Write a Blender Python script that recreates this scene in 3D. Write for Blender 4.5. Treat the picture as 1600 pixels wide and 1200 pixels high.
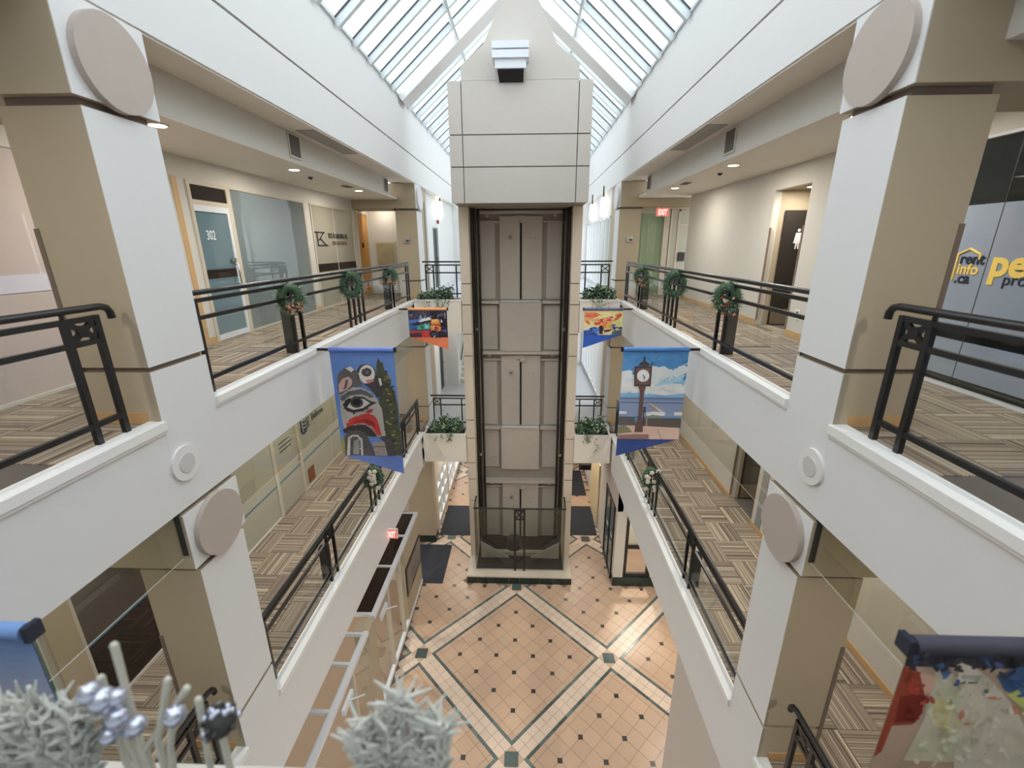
import bpy, bmesh, math, random
from mathutils import Vector, Matrix
for o in list(bpy.data.objects): bpy.data.objects.remove(o)
random.seed(7)
SC = bpy.context.scene; COL = SC.collection
# ------------------------------------------------------------------ camera
F = 691.94; PITCH = .302607; YAW = -.034722; ROLL = .004433; EYE = 1.46
fwd = Vector((math.sin(YAW)*math.cos(PITCH), math.cos(YAW)*math.cos(PITCH), -math.sin(PITCH)))
rgt = Vector((math.cos(YAW), -math.sin(YAW), 0)); dwn = fwd.cross(rgt)
r2 = rgt*math.cos(ROLL) + dwn*math.sin(ROLL); d2 = dwn*math.cos(ROLL) - rgt*math.sin(ROLL)
cam = bpy.data.cameras.new('camera'); cam.sensor_width = 36; cam.lens = F/1600*36; cam.clip_start = .05
cam.dof.use_dof = True; cam.dof.focus_distance = 9.0; cam.dof.aperture_fstop = 1.5
co = bpy.data.objects.new('camera', cam); COL.objects.link(co)
co.matrix_world = Matrix(((r2.x, -d2.x, -fwd.x, 0), (r2.y, -d2.y, -fwd.y, 0), (r2.z, -d2.z, -fwd.z, EYE), (0, 0, 0, 1)))
SC.camera = co
# ------------------------------------------------------------------ world (overcast sky) and exposure
w = bpy.data.worlds.new('overcast_sky'); SC.world = w; w.use_nodes = True
bg = w.node_tree.nodes['Background']; bg.inputs[0].default_value = (.93, .965, 1, 1); bg.inputs[1].default_value = 2.6
SC.view_settings.view_transform = 'Standard'; SC.view_settings.look = 'None'; SC.view_settings.gamma = 1
SC.view_settings.use_curve_mapping = False; SC.view_settings.exposure = 0.22
DOWNLIGHT_W = 27.0

# ------------------------------------------------------------------ materials
def srgb(r, g, b):
    f = lambda c: (c/255/12.92 if c/255 <= .04045 else ((c/255+.055)/1.055)**2.4)
    return (f(r), f(g), f(b), 1)
MATS = {}
def mat(name, rgb, rough=.6, var=.04, scale=6, metal=0, bump=0, emit=0, spec=.4, rand=0):
    m = bpy.data.materials.new(name); m.use_nodes = True; nt = m.node_tree; b = nt.nodes['Principled BSDF']
    c = srgb(*rgb); tc = nt.nodes.new('ShaderNodeTexCoord'); nz = nt.nodes.new('ShaderNodeTexNoise')
    nz.inputs['Scale'].default_value = scale; nz.inputs['Detail'].default_value = 4
    nt.links.new(tc.outputs['Object'], nz.inputs['Vector'])
    mx = nt.nodes.new('ShaderNodeMix'); mx.data_type = 'RGBA'
    mx.inputs[6].default_value = (c[0]*(1-var), c[1]*(1-var), c[2]*(1-var), 1)
    mx.inputs[7].default_value = (min(1, c[0]*(1+var)), min(1, c[1]*(1+var)), min(1, c[2]*(1+var)), 1)
    nt.links.new(nz.outputs['Fac'], mx.inputs[0]); out = mx.outputs[2]
    if rand:
        oi = nt.nodes.new('ShaderNodeObjectInfo'); mr = nt.nodes.new('ShaderNodeMapRange')
        mr.inputs[3].default_value = 1-rand; mr.inputs[4].default_value = 1+rand
        nt.links.new(oi.outputs['Random'], mr.inputs[0])
        hs = nt.nodes.new('ShaderNodeHueSaturation'); nt.links.new(mr.outputs[0], hs.inputs['Value']); nt.links.new(out, hs.inputs['Color']); out = hs.outputs[0]
    nt.links.new(out, b.inputs['Base Color'])
    b.inputs['Roughness'].default_value = rough; b.inputs['Metallic'].default_value = metal; b.inputs['Specular IOR Level'].default_value = spec
    if bump:
        bp = nt.nodes.new('ShaderNodeBump'); bp.inputs['Strength'].default_value = bump; bp.inputs['Distance'].default_value = .01
        n2 = nt.nodes.new('ShaderNodeTexNoise'); n2.inputs['Scale'].default_value = scale*20
        nt.links.new(tc.outputs['Object'], n2.inputs['Vector']); nt.links.new(n2.outputs['Fac'], bp.inputs['Height']); nt.links.new(bp.outputs[0], b.inputs['Normal'])
    if emit:
        b.inputs['Emission Color'].default_value = c; b.inputs['Emission Strength'].default_value = emit
    MATS[name] = m; return m
def glass(name, tint=(1, 1, 1), refl=.08, body=None, opac=0, rough=0.0):
    m = bpy.data.materials.new(name); m.use_nodes = True; nt = m.node_tree; nt.nodes.clear()
    o = nt.nodes.new('ShaderNodeOutputMaterial'); tr = nt.nodes.new('ShaderNodeBsdfTransparent'); tr.inputs[0].default_value = (*tint, 1)
    gl = nt.nodes.new('ShaderNodeBsdfGlossy'); gl.inputs['Roughness'].default_value = rough
    fr = nt.nodes.new('ShaderNodeLayerWeight'); fr.inputs[0].default_value = .5
    pw = nt.nodes.new('ShaderNodeMath'); pw.operation = 'POWER'; pw.inputs[1].default_value = 4.0; nt.links.new(fr.outputs['Facing'], pw.inputs[0])
    ad = nt.nodes.new('ShaderNodeMath'); ad.operation = 'MULTIPLY_ADD'; ad.inputs[1].default_value = .35; ad.inputs[2].default_value = refl*.5; ad.use_clamp = True
    nt.links.new(pw.outputs[0], ad.inputs[0])
    base = tr.outputs[0]
    if opac:
        df = nt.nodes.new('ShaderNodeBsdfDiffuse'); df.inputs[0].default_value = srgb(*body)
        tc = nt.nodes.new('ShaderNodeTexCoord'); nz = nt.nodes.new('ShaderNodeTexNoise'); nz.inputs['Scale'].default_value = 1.2
        nt.links.new(tc.outputs['Object'], nz.inputs[0]); mp = nt.nodes.new('ShaderNodeMapRange'); mp.inputs[3].default_value = opac-.06; mp.inputs[4].default_value = min(1, opac+.06)
        nt.links.new(nz.outputs['Fac'], mp.inputs[0])
        m1 = nt.nodes.new('ShaderNodeMixShader'); nt.links.new(mp.outputs[0], m1.inputs[0])
        nt.links.new(tr.outputs[0], m1.inputs[1]); nt.links.new(df.outputs[0], m1.inputs[2]); base = m1.outputs[0]
    m2 = nt.nodes.new('ShaderNodeMixShader'); nt.links.new(ad.outputs[0], m2.inputs[0]); nt.links.new(base, m2.inputs[1]); nt.links.new(gl.outputs[0], m2.inputs[2])
    nt.links.new(m2.outputs[0], o.inputs[0]); MATS[name] = m; return m
def carpet(name):
    m = mat(name, (120, 110, 98), .95, spec=.1); nt = m.node_tree; b = nt.nodes['Principled BSDF']
    tc = nt.nodes.new('ShaderNodeTexCoord'); oi = nt.nodes.new('ShaderNodeObjectInfo'); ml = nt.nodes.new('ShaderNodeMath'); ml.operation = 'MULTIPLY'; ml.inputs[1].default_value = 40
    nt.links.new(oi.outputs['Random'], ml.inputs[0]); cb = nt.nodes.new('ShaderNodeCombineXYZ'); nt.links.new(ml.outputs[0], cb.inputs[0]); nt.links.new(ml.outputs[0], cb.inputs[2])
    ad = nt.nodes.new('ShaderNodeVectorMath'); ad.operation = 'ADD'; nt.links.new(tc.outputs['Object'], ad.inputs[0]); nt.links.new(cb.outputs[0], ad.inputs[1])
    mp = nt.nodes.new('ShaderNodeMapping'); mp.inputs['Scale'].default_value = (15, .012, 1); nt.links.new(ad.outputs[0], mp.inputs[0])
    nz = nt.nodes.new('ShaderNodeTexNoise'); nz.inputs['Scale'].default_value = 1; nz.inputs['Detail'].default_value = 1.5; nz.inputs['Roughness'].default_value = .7
    nt.links.new(mp.outputs[0], nz.inputs[0]); cr = nt.nodes.new('ShaderNodeValToRGB'); cr.color_ramp.interpolation = 'CONSTANT'
    e = cr.color_ramp.elements; e[0].position = 0; e[0].color = srgb(104, 94, 85); e[1].position = .38; e[1].color = srgb(154, 140, 124)
    for p, c in ((.46, (124, 113, 104)), (.52, (186, 172, 152)), (.57, (138, 127, 116)), (.63, (208, 195, 172)), (.67, (116, 105, 95))):
        k = e.new(p); k.color = srgb(*c)
    nt.links.new(nz.outputs['Fac'], cr.inputs[0]); nt.links.new(cr.outputs[0], b.inputs['Base Color']); return m
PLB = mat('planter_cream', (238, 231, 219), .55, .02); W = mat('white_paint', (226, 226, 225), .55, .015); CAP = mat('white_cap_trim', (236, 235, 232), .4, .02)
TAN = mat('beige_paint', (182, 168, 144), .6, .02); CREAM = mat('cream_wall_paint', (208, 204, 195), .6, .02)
CEIL = mat('ceiling_paint', (234, 228, 217), .7, .02); GROOVE = mat('joint_shadow_strip', (122, 108, 96), .7)
TAUPE = mat('taupe_panel', (202, 195, 186), .55, .02); POSTT = mat('elevator_post_stone', (216, 203, 185), .6, .03, 10)
SHAFT = mat('shaded_shaft_paint', (168, 158, 146), .6, .06, 5); SHAFT2 = mat('shaft_door_paint', (198, 189, 177), .5, .05, 5); STEEL = mat('dark_guide_steel', (70, 66, 60), .35, .1, metal=.6)  # shaft tone set darker than its panels: recess shade put into the colour
BLK = mat('black_rail_paint', (24, 25, 28), .28, .05, spec=.6); BLKP = mat('charcoal_plate', (58, 57, 56), .45, .08)
DISC = mat('taupe_roundel', (186, 174, 164), .6, .03); SPK = mat('speaker_white', (232, 230, 226), .5); SPKG = mat('speaker_grille', (205, 203, 200), .7, .1, 90)
CARPET = carpet('striped_carpet'); SUBF = mat('concrete', (110, 104, 98), .9); GREYC = mat('blue_grey_carpet', (196, 201, 208), .95, .08, 30)
TILE = mat('terracotta_tile', (205, 174, 148), .35, .05, 4, rand=.05); BAND = mat('cream_tile', (226, 204, 184), .35, .03, 5, rand=.04)
GRN = mat('green_marble', (98, 114, 111), .25, .5, 14, rand=.4); GROUT = mat('grout', (150, 124, 106), .9); DOT = mat('dark_insert_tile', (70, 68, 64), .3, .35, 20, rand=.3)
GRNB = mat('green_marble_base', (44, 58, 54), .25, .5, 9)
ALU = mat('white_aluminium', (225, 228, 232), .3, .02, metal=.1); ALUC = mat('cream_frame', (200, 190, 172), .5); OAK = mat('oak_veneer', (196, 140, 66), .45, .12, 3)
WOODT = mat('oak_baseboard', (200, 164, 116), .5, .08, 5); RAFT = mat('skylight_frame_paint', (214, 222, 224), .45, .02); GASK = mat('dark_gasket', (70, 78, 82), .6)
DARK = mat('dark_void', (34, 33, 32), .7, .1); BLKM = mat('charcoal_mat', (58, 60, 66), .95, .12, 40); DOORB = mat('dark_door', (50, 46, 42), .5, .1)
DOORK = mat('black_door', (36, 44, 50), .4); CHROME = mat('chrome', (200, 200, 200), .2, metal=1); NAVY = mat('navy_cap', (40, 46, 62), .35)
SILV = mat('silver_bauble', (200, 205, 222), .18, .05, metal=.75); FUZZ = mat('silver_velvet_twig', (196, 194, 180), .9, .1, 60); FROST = mat('frosted_foliage', (204, 205, 198), .9, .12, 40)
LEAF = [mat('leaf_dark', (58, 84, 62), .5, .2, 30), mat('leaf_mid', (96, 124, 92), .5, .2, 30), mat('leaf_pale', (170, 190, 168), .5, .2, 30)]
NEED = [mat('needle_dark', (66, 92, 70), .7, .2, 40), mat('needle_mid', (122, 142, 106), .7, .2, 40), mat('needle_frost', (176, 190, 178), .7, .2, 40)]
CONE = mat('pine_cone', (122, 78, 58), .6, .3, 60); CONEL = mat('pine_cone_tip', (206, 176, 146), .6, .2, 60); FLOW = mat('cream_flower', (236, 228, 214), .6, .06, 40); BERRY = mat('red_berry', (160, 52, 40), .4)
REDS = mat('exit_red', (238, 70, 58), .4, .02, emit=1.3); EXW = mat('exit_letters', (255, 214, 205), .4, .02, emit=1.6); LAMP = mat('lamp_glow', (255, 240, 214), .4, 0, emit=9)
VENT = mat('vent_grille', (98, 92, 84), .6, .1); DIFF = mat('linear_diffuser', (160, 156, 150), .5, .05)
TXT = mat('dark_lettering', (46, 48, 54), .5); TXTW = mat('white_lettering', (236, 240, 244), .5); YEL = mat('yellow_lettering', (240, 206, 104), .5); NVT = mat('navy_lettering', (40, 48, 66), .5)
PANE = glass('clear_pane', (.97, .985, .98), .05); SKY = glass('skylight_pane', (.96, .98, .99), .05); DRAFT = glass('draft_curtain_glass', (.9, .9, .86), .12); BARR = glass('barrier_glass', (.86, .88, .86), .09)
FROSTG = glass('blue_frosted_film', (.6, .7, .75), .3, (112, 138, 148), .9); GREYF = glass('grey_frosted_film', (.7, .75, .75), .34, (128, 140, 142), .9); CREAMF = glass('cream_film', (.9, .88, .8), .12, (178, 172, 156), .85)
BLUEF = glass('steel_blue_film', (.7, .75, .8), .1, (150, 160, 174), .95); PINKF = glass('blush_frosted_film', (.9, .85, .82), .1, (206, 192, 186), .95); WHITEB = mat('white_band_film', (214, 212, 222), .5)
GREENF = glass('olive_film', (.8, .82, .74), .12, (200, 198, 182), .8); SMOKE = glass('smoke_glass', (.32, .29, .27), .1, (70, 60, 54), .5); GREEN2 = glass('green_glass', (.5, .65, .55), .1, (98, 134, 116), .85)
KICK = mat('worn_kick_plate', (128, 112, 90), .6); BLIND = mat('green_blinds', (166, 182, 152), .7, .08); BLUEL = mat('blue_stripe', (84, 128, 152), .5); SHOPF = mat('shop_carpet', (152, 130, 112), .9, .08, 8)

# ------------------------------------------------------------------ mesh helpers
class MB:
    def __init__(s): s.v = []; s.f = []; s.m = []; s.sm = []
    def add(s, vs, fs, mi=0, smooth=False):
        n = len(s.v); s.v += [tuple(v) for v in vs]
        for f in fs: s.f.append(tuple(i+n for i in f)); s.m.append(mi); s.sm.append(smooth)
        return s
    def box(s, x0, x1, y0, y1, z0, z1, mi=0):
        if x0 > x1: x0, x1 = x1, x0
        if y0 > y1: y0, y1 = y1, y0
        if z0 > z1: z0, z1 = z1, z0
        return s.add([(x0, y0, z0), (x1, y0, z0), (x1, y1, z0), (x0, y1, z0), (x0, y0, z1), (x1, y0, z1), (x1, y1, z1), (x0, y1, z1)],
                     [(0, 3, 2, 1), (4, 5, 6, 7), (0, 1, 5, 4), (1, 2, 6, 5), (2, 3, 7, 6), (3, 0, 4, 7)], mi)
    def prism(s, pts, d, mi=0):           # pts: 3d polygon, d: extrusion vector
        n = len(pts); d = Vector(d); a = [Vector(p) for p in pts]; b = [p+d for p in a]
        fs = [tuple(range(n))[::-1], tuple(range(n, 2*n))]+[(i, (i+1) % n, n+(i+1) % n, n+i) for i in range(n)]
        return s.add(a+b, fs, mi)
    def tube(s, pts, r, n=8, mi=0, cap=True):
        pts = [Vector(p) for p in pts]; rs = r if isinstance(r, (list, tuple)) else [r]*len(pts); vs = []; u = None
        for i, p in enumerate(pts):
            t = (pts[min(i+1, len(pts)-1)]-pts[max(i-1, 0)]).normalized()
            if u is None: u = t.orthogonal().normalized()
            u = (u-t*u.dot(t)).normalized(); w_ = t.cross(u)
            vs += [p+(u*math.cos(2*math.pi*k/n)+w_*math.sin(2*math.pi*k/n))*rs[i] for k in range(n)]
        fs = [(i*n+k, i*n+(k+1) % n, (i+1)*n+(k+1) % n, (i+1)*n+k) for i in range(len(pts)-1) for k in range(n)]
        s.add(vs, fs, mi, True)
        if cap: s.add(vs[:n], [tuple(range(n))[::-1]], mi); s.add(vs[-n:], [tuple(range(n))], mi)
        return s
    def ball(s, c, r, mi=0, n=8, sq=(1, 1, 1)):
        vs = [(c[0], c[1], c[2]+r*sq[2])]; h = n//2
        for i in range(1, h):
            a = math.pi*i/h
            vs += [(c[0]+r*sq[0]*math.sin(a)*math.cos(2*math.pi*k/n), c[1]+r*sq[1]*math.sin(a)*math.sin(2*math.pi*k/n), c[2]+r*sq[2]*math.cos(a)) for k in range(n)]
        vs.append((c[0], c[1], c[2]-r*sq[2])); L = len(vs)-1
        fs = [(0, 1+k, 1+(k+1) % n) for k in range(n)]+[(L, L-n+(k+1) % n, L-n+k) for k in range(n)]
        fs += [(1+i*n+k, 1+(i+1)*n+k, 1+(i+1)*n+(k+1) % n, 1+i*n+(k+1) % n) for i in range(h-2) for k in range(n)]
        return s.add(vs, fs, mi, True)
    def build(s, name, mats, parent=None, base=True):
        me = bpy.data.meshes.new(name); mats = mats if isinstance(mats, (list, tuple)) else [mats]
        if parent is not None: off = Vector(parent.matrix_world.translation) if not hasattr(parent, '_o') else None
        o = bpy.data.objects.new(name, me)
        if parent is not None: off = world_loc(parent)
        elif base:
            xs = [v[0] for v in s.v]; ys = [v[1] for v in s.v]; zs = [v[2] for v in s.v]
            off = Vector(((min(xs)+max(xs))/2, (min(ys)+max(ys))/2, min(zs))); o.location = off
        else: off = Vector()
        me.from_pydata([(v[0]-off.x, v[1]-off.y, v[2]-off.z) for v in s.v], [], s.f)
        for m in mats: me.materials.append(m)
        me.polygons.foreach_set('material_index', s.m); me.polygons.foreach_set('use_smooth', s.sm); me.update()
        bm = bmesh.new(); bm.from_mesh(me); bmesh.ops.recalc_face_normals(bm, faces=bm.faces); bm.to_mesh(me); bm.free()
        COL.objects.link(o)
        if parent is not None: o.parent = parent
        return o
def world_loc(o):
    l = Vector(o.location)
    while o.parent is not None: o = o.parent; l = l+Vector(o.location)
    return l
def bx(name, m, x0, x1, y0, y1, z0, z1, parent=None): return MB().box(x0, x1, y0, y1, z0, z1).build(name, m, parent)
def thing(name, label, cat, loc, group=None):
    o = bpy.data.objects.new(name, None); o.empty_display_size = .1; COL.objects.link(o); o.location = loc; return tag(o, label, cat, group)
def tag(o, label, cat, group=None):
    o['label'] = label; o['category'] = cat
    if group: o['group'] = group
    return o
def struct(o): o['kind'] = 'structure'; return o
def sempty(name, loc):
    o = bpy.data.objects.new(name, None); o.empty_display_size = .1; COL.objects.link(o); o.location = loc; return struct(o)
def text_mb(body, size, origin, xdir, ydir, ext=.003, align='LEFT', squeeze=1, bold=0):
    cu = bpy.data.curves.new('lettering', 'FONT'); cu.body = body; cu.size = size; cu.extrude = ext; cu.align_x = align; cu.offset = bold; cu.resolution_u = 3
    ob = bpy.data.objects.new('lettering', cu); me = bpy.data.meshes.new_from_object(ob)
    x = Vector(xdir)*squeeze; y = Vector(ydir); n = Vector(xdir).cross(y); og = Vector(origin); mb = MB()
    mb.add([og+x*v.co.x+y*v.co.y+n*v.co.z for v in me.vertices], [tuple(p.vertices) for p in me.polygons])
    bpy.data.objects.remove(ob); bpy.data.curves.remove(cu); bpy.data.meshes.remove(me); return mb
# ------------------------------------------------------------------ main dimensions (metres, third floor = 0)
A, B, ZG, Z2 = 3.15, 2.56, -8.45, -3.96
YB, YE = -3.0, 20.6                       # back end and far end of the atrium
def X(s, d): return -(A+d) if s < 0 else B+d     # d = distance outwards from the balcony face
WALL = {(-1, 0): 1.82, (1, 0): 1.80, (-1, Z2): 1.95, (1, Z2): 2.0}
SIDE = {-1: 'left', 1: 'right'}; LVL = {0: 'upper', Z2: 'middle'}; FLN = {0: 'top floor', Z2: 'middle floor'}
COLY = {-1: (3.46, 4.13), 1: (3.53, 4.17)}

# ------------------------------------------------------------------ ground floor with its tile pattern
fl = struct(bx('floor', GROUT, -9, 7.5, YB, YE+.2, ZG-.3, ZG-.012))
P, FH, GW, CH = 3.352, 1.43, .066, .18; CX, CY = -.265, 8.655; RT = math.sqrt(.5)
def uv(u, v): return CX+(u-v)*RT, CY+(u+v)*RT
tiles = {'field_tile': [], 'band_tile': [], 'border_tile': [], 'insert_tile': [], 'marble_square': [], 'corner_tile': []}
def blocked(x, y):
    if -1.74 < x < 1.36 and y > 11.15 and y < 13.3: return True
    if x < -3.16 and (y < 11.0 or y > 13.1) or x < -4.5: return True
    if x > 2.62 and y > 11.1 or x > 4.9 or y < 5.4 or y > 19: return True
    return False
def put(kind, u0, u1, v0, v1, rot=True):
    x, y = uv((u0+u1)/2, (v0+v1)/2)
    if not blocked(x, y): tiles[kind].append((x, y, u1-u0, v1-v0, math.pi/4 if rot else 0))
edges = [-FH, -1.31]+[k*.3275 for k in range(-3, 4)]+[1.31, FH]
for i in range(-3, 5):
    for j in range(-3, 5):
        cu, cv = i*P, j*P; x, y = uv(cu, cv)
        if not (-7 < x < 8 and 3 < y < 21): continue
        for a in range(len(edges)-1):
            for b in range(len(edges)-1): put('field_tile', cu+edges[a], cu+edges[a+1], cv+edges[b], cv+edges[b+1])
        for a in (-.9825, -.3275, .3275, .9825):
            for b in (-.9825, -.3275, .3275, .9825):
                px, py = uv(cu+a, cv+b)
                if not blocked(px, py): tiles['insert_tile'].append((px, py, .105, .105, 0))
        n = 14; L = 2*FH+2*GW
        for k in range(n):
            t0 = -L/2+k*L/n; t1 = t0+L/n
            for sg in (-1, 1):
                e0, e1 = sorted((sg*FH, sg*(FH+GW)))
                put('border_tile', cu+e0, cu+e1, cv+t0, cv+t1)
                if abs((t0+t1)/2) < FH: put('border_tile', cu+t0, cu+t1, cv+e0, cv+e1)
            for h in (-1, 0):
                c = cu+P/2; put('band_tile', c+h*CH, c+(h+1)*CH, cv+t0, cv+t1)
                c = cv+P/2; put('band_tile', cu+t0, cu+t1, c+h*CH, c+(h+1)*CH)
        c = (cu+P/2, cv+P/2); put('corner_tile', c[0]-CH, c[0]+CH, c[1]-CH, c[1]+CH)
        px, py = uv(*c)
        if not blocked(px, py): tiles['marble_square'].append((px, py, .29, .29, 0))
TM = {'field_tile': TILE, 'band_tile': BAND, 'border_tile': GRN, 'insert_tile': DOT, 'marble_square': GRN, 'corner_tile': TILE}
fo = world_loc(fl)
for kind, L in tiles.items():
    me = bpy.data.meshes.new(kind); g = .495
    hz = .012 if kind not in ('insert_tile', 'marble_square') else .0145
    mb = MB().box(-.5, .5, -.5, .5, 0, hz-.002); me.from_pydata(mb.v, [], mb.f); me.materials.append(TM[kind]); me.update()
    me2 = me
    vis = lambda t: (0 if -3.16 < t[0] < 2.65 else 8)+abs(t[1]-7)
    L.sort(key=vis); rest = MB()
    for q, (x, y, a, b, r) in enumerate(L):
        if q < 300:
            o = bpy.data.objects.new(kind, me2); COL.objects.link(o); o.parent = fl
            o.location = Vector((x, y, ZG-.012))-fo; o.rotation_euler = (0, 0, r); o.scale = (a-.006, b-.006, 1)
        else:
            c, s_ = math.cos(r), math.sin(r); h = []
            for zz in (ZG-.012, ZG-.012+hz-.002):
                for dx, dy in ((-.5, -.5), (.5, -.5), (.5, .5), (-.5, .5)):
                    ex, ey = dx*(a-.006), dy*(b-.006); h.append((x+ex*c-ey*s_, y+ex*s_+ey*c, zz))
            rest.add(h, [(4, 5, 6, 7), (0, 1, 5, 4), (1, 2, 6, 5), (2, 3, 7, 6), (3, 0, 4, 7)])
    if rest.v: rest.build(kind+'s_beyond', TM[kind], fl)['kind'] = 'stuff'

# ------------------------------------------------------------------ upper floors, carpet tiles, balcony faces
ctile = bpy.data.meshes.new('carpet_tile'); cb_ = MB().box(-.247, .247, -.287, .287, 0, .01); ctile.from_pydata(cb_.v, [], cb_.f); ctile.materials.append(CARPET); ctile.update()
ctile2 = bpy.data.meshes.new('carpet_tile_turned'); cb_ = MB().box(-.287, .287, -.247, .247, 0, .01); ctile2.from_pydata(cb_.v, [], cb_.f); ctile2.materials.append(CARPET); ctile2.update()
for z in (0, Z2):
    for s in (-1, 1):
        wd = WALL[(s, z)]
        f = struct(bx(f'floor_{LVL[z]}_{SIDE[s]}', SUBF, X(s, .02), X(s, wd+1.4), YB, 15.2, z-.3, z-.012)); fo = world_loc(f)
        for i in range(6):
            for j in range(21):
                d = .35+i*.5; y = 3.0+j*.58
                if y > 14.2 or d > wd+.25: continue
                turn = (i+j) % 2
                o = bpy.data.objects.new('carpet_tile', ctile2 if turn else ctile); COL.objects.link(o); o.parent = f
                o.location = Vector((X(s, d), y, z-.012))-fo; o.rotation_euler = (0, 0, math.pi/2 if turn else 0)
        # balcony face with its moulded cap
        t = sempty(f'wall_balcony_{LVL[z]}_{SIDE[s]}', (X(s, .1), 5, z-.85 if z == 0 else z-1.1))
        zb = z-.85 if z == 0 else z-1.08
        bx('fascia', W, X(s, 0), X(s, .12), YB, 12.1, zb, z-.06, t)
        bx('soffit', CEIL, X(s, .12), X(s, wd), YB, 14.0, zb, zb+.04, t)
        ca, cb = COLY[s]
        for (y0, y1) in ((YB, ca), (cb, 12.35)):
            m = MB(); m.box(X(s, -.035), X(s, .12), y0, y1, z-.055, z+.02); m.box(X(s, -.02), X(s, .1), y0, y1, z-.085, z-.055); m.build('cap', CAP, t)
        m = MB().box(X(s, .12), X(s, .16), YB, 12.1, zb, z-.3); m.build('backing', SUBF, t)
# far bridges behind the elevator
for z in (0, Z2):
    m = MB(); m.box(-3.5, 2.8, 13.34, YE, z-.3, z); m.box(-A-.02, -1.80, 12.72, 13.34, z-.3, z); m.box(1.43, B+.02, 12.72, 13.34, z-.3, z)
    f = struct(m.build(f'floor_bridge_{LVL[z]}', GREYC))
    zb = z-.85
    struct(bx(f'ceiling_bridge_{LVL[z]}', CEIL, -3.5, 2.85, 13.4, YE, zb-.05, zb))
    for s in (-1, 1): struct(bx(f'wall_bridge_{LVL[z]}_{SIDE[s]}', TAN, -A if s < 0 else 1.43, -1.80 if s < 0 else B, 13.3, 13.4, zb-.6 if z == Z2 else zb-.12, zb))
    for s in (-1, 1):
        x0, x1 = (-A+.06, -1.80) if s < 0 else (1.42, B-.06)
        m = MB(); m.box(x0, x1, 12.1, 12.16, zb, z+.06); m.box(x0, x1, 12.66, 12.72, zb, z+.06)
        m.box(x0, x0+.05, 12.16, 12.66, zb, z+.06); m.box(x1-.05, x1, 12.16, 12.66, zb, z+.06); m.box(x0, x1, 12.16, 12.66, zb, zb+.05)
        pl = thing('bridge_planter', f'cream planter box {SIDE[s]} of the elevator on the {FLN[z]}', 'planter', ((x0+x1)/2, 12.4, zb))
        m.build('box', PLB, pl); bx('rim', CAP, x0-.01, x1+.01, 12.085, 12.105, z+.02, z+.075, pl)
        bx('soil', DARK, x0+.05, x1-.05, 12.16, 12.66, z-.1, z-.02, pl)
# ------------------------------------------------------------------ upper beams, soffits, bulkheads, ceilings
for s in (-1, 1):
    t = sempty(f'wall_clerestory_{SIDE[s]}', (X(s, .15), 8, 3.15))
    bx('lower_beam', W, X(s, 0), X(s, .3), YB, YE, 3.15, 3.80, t); bx('joint', GROOVE, X(s, .03), X(s, .3), YB, YE, 3.80, 3.83, t)
    bx('upper_beam', W, X(s, 0), X(s, .3), YB, YE, 3.83, 4.93, t)
    bx('roof_deck', W, X(s, .3), X(s, 4), YB, YE, 4.8, 4.93, t)
    c = sempty(f'ceiling_{SIDE[s]}', (X(s, 1), 8, 2.7)); wd = WALL[(s, 0)]
    bx('soffit', CEIL, X(s, .3), X(s, .7), YB, YE, 3.15, 3.2, c); bx('soffit_edge', CEIL, X(s, .02), X(s, .3), YB, YE, 3.13, 3.15, c)
    bx('bulkhead', CREAM, X(s, .5), X(s, .6), YB, 12.46, 2.715, 3.2, c)
    bx('bulkhead_end', CREAM, X(s, .5), X(s, wd), 12.46, 12.5, 2.765, 3.2, c)
    bx('corridor_ceiling', CEIL, X(s, .503), X(s, wd+1.2), YB, 14.6, 2.71, 2.765, c)
    # linear diffuser in the soffit
    d = tag(bx('ceiling_diffuser', DIFF, X(s, .06), X(s, .33), 7.35, 9.15, 3.118, 3.13), f'long pale linear diffuser in the {SIDE[s]} beam soffit', 'vent')
    for k, (y0, y1) in enumerate(((7.42, 7.72), (12.1, 12.36))):
        v = thing('wall_vent', f'dark grille vent on the {SIDE[s]} bulkhead ' + ('above the corridor middle' if k == 0 else 'at its far end'), 'vent', (X(s, .49), (y0+y1)/2, 2.8))
        fr_ = bx('frame', CREAM, X(s, .48), X(s, .5), y0-.03, y1+.03, 2.78, 3.13, v); bx('grille', VENT, X(s, .472), X(s, .48), y0, y1, 2.81, 3.10, fr_)
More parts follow.
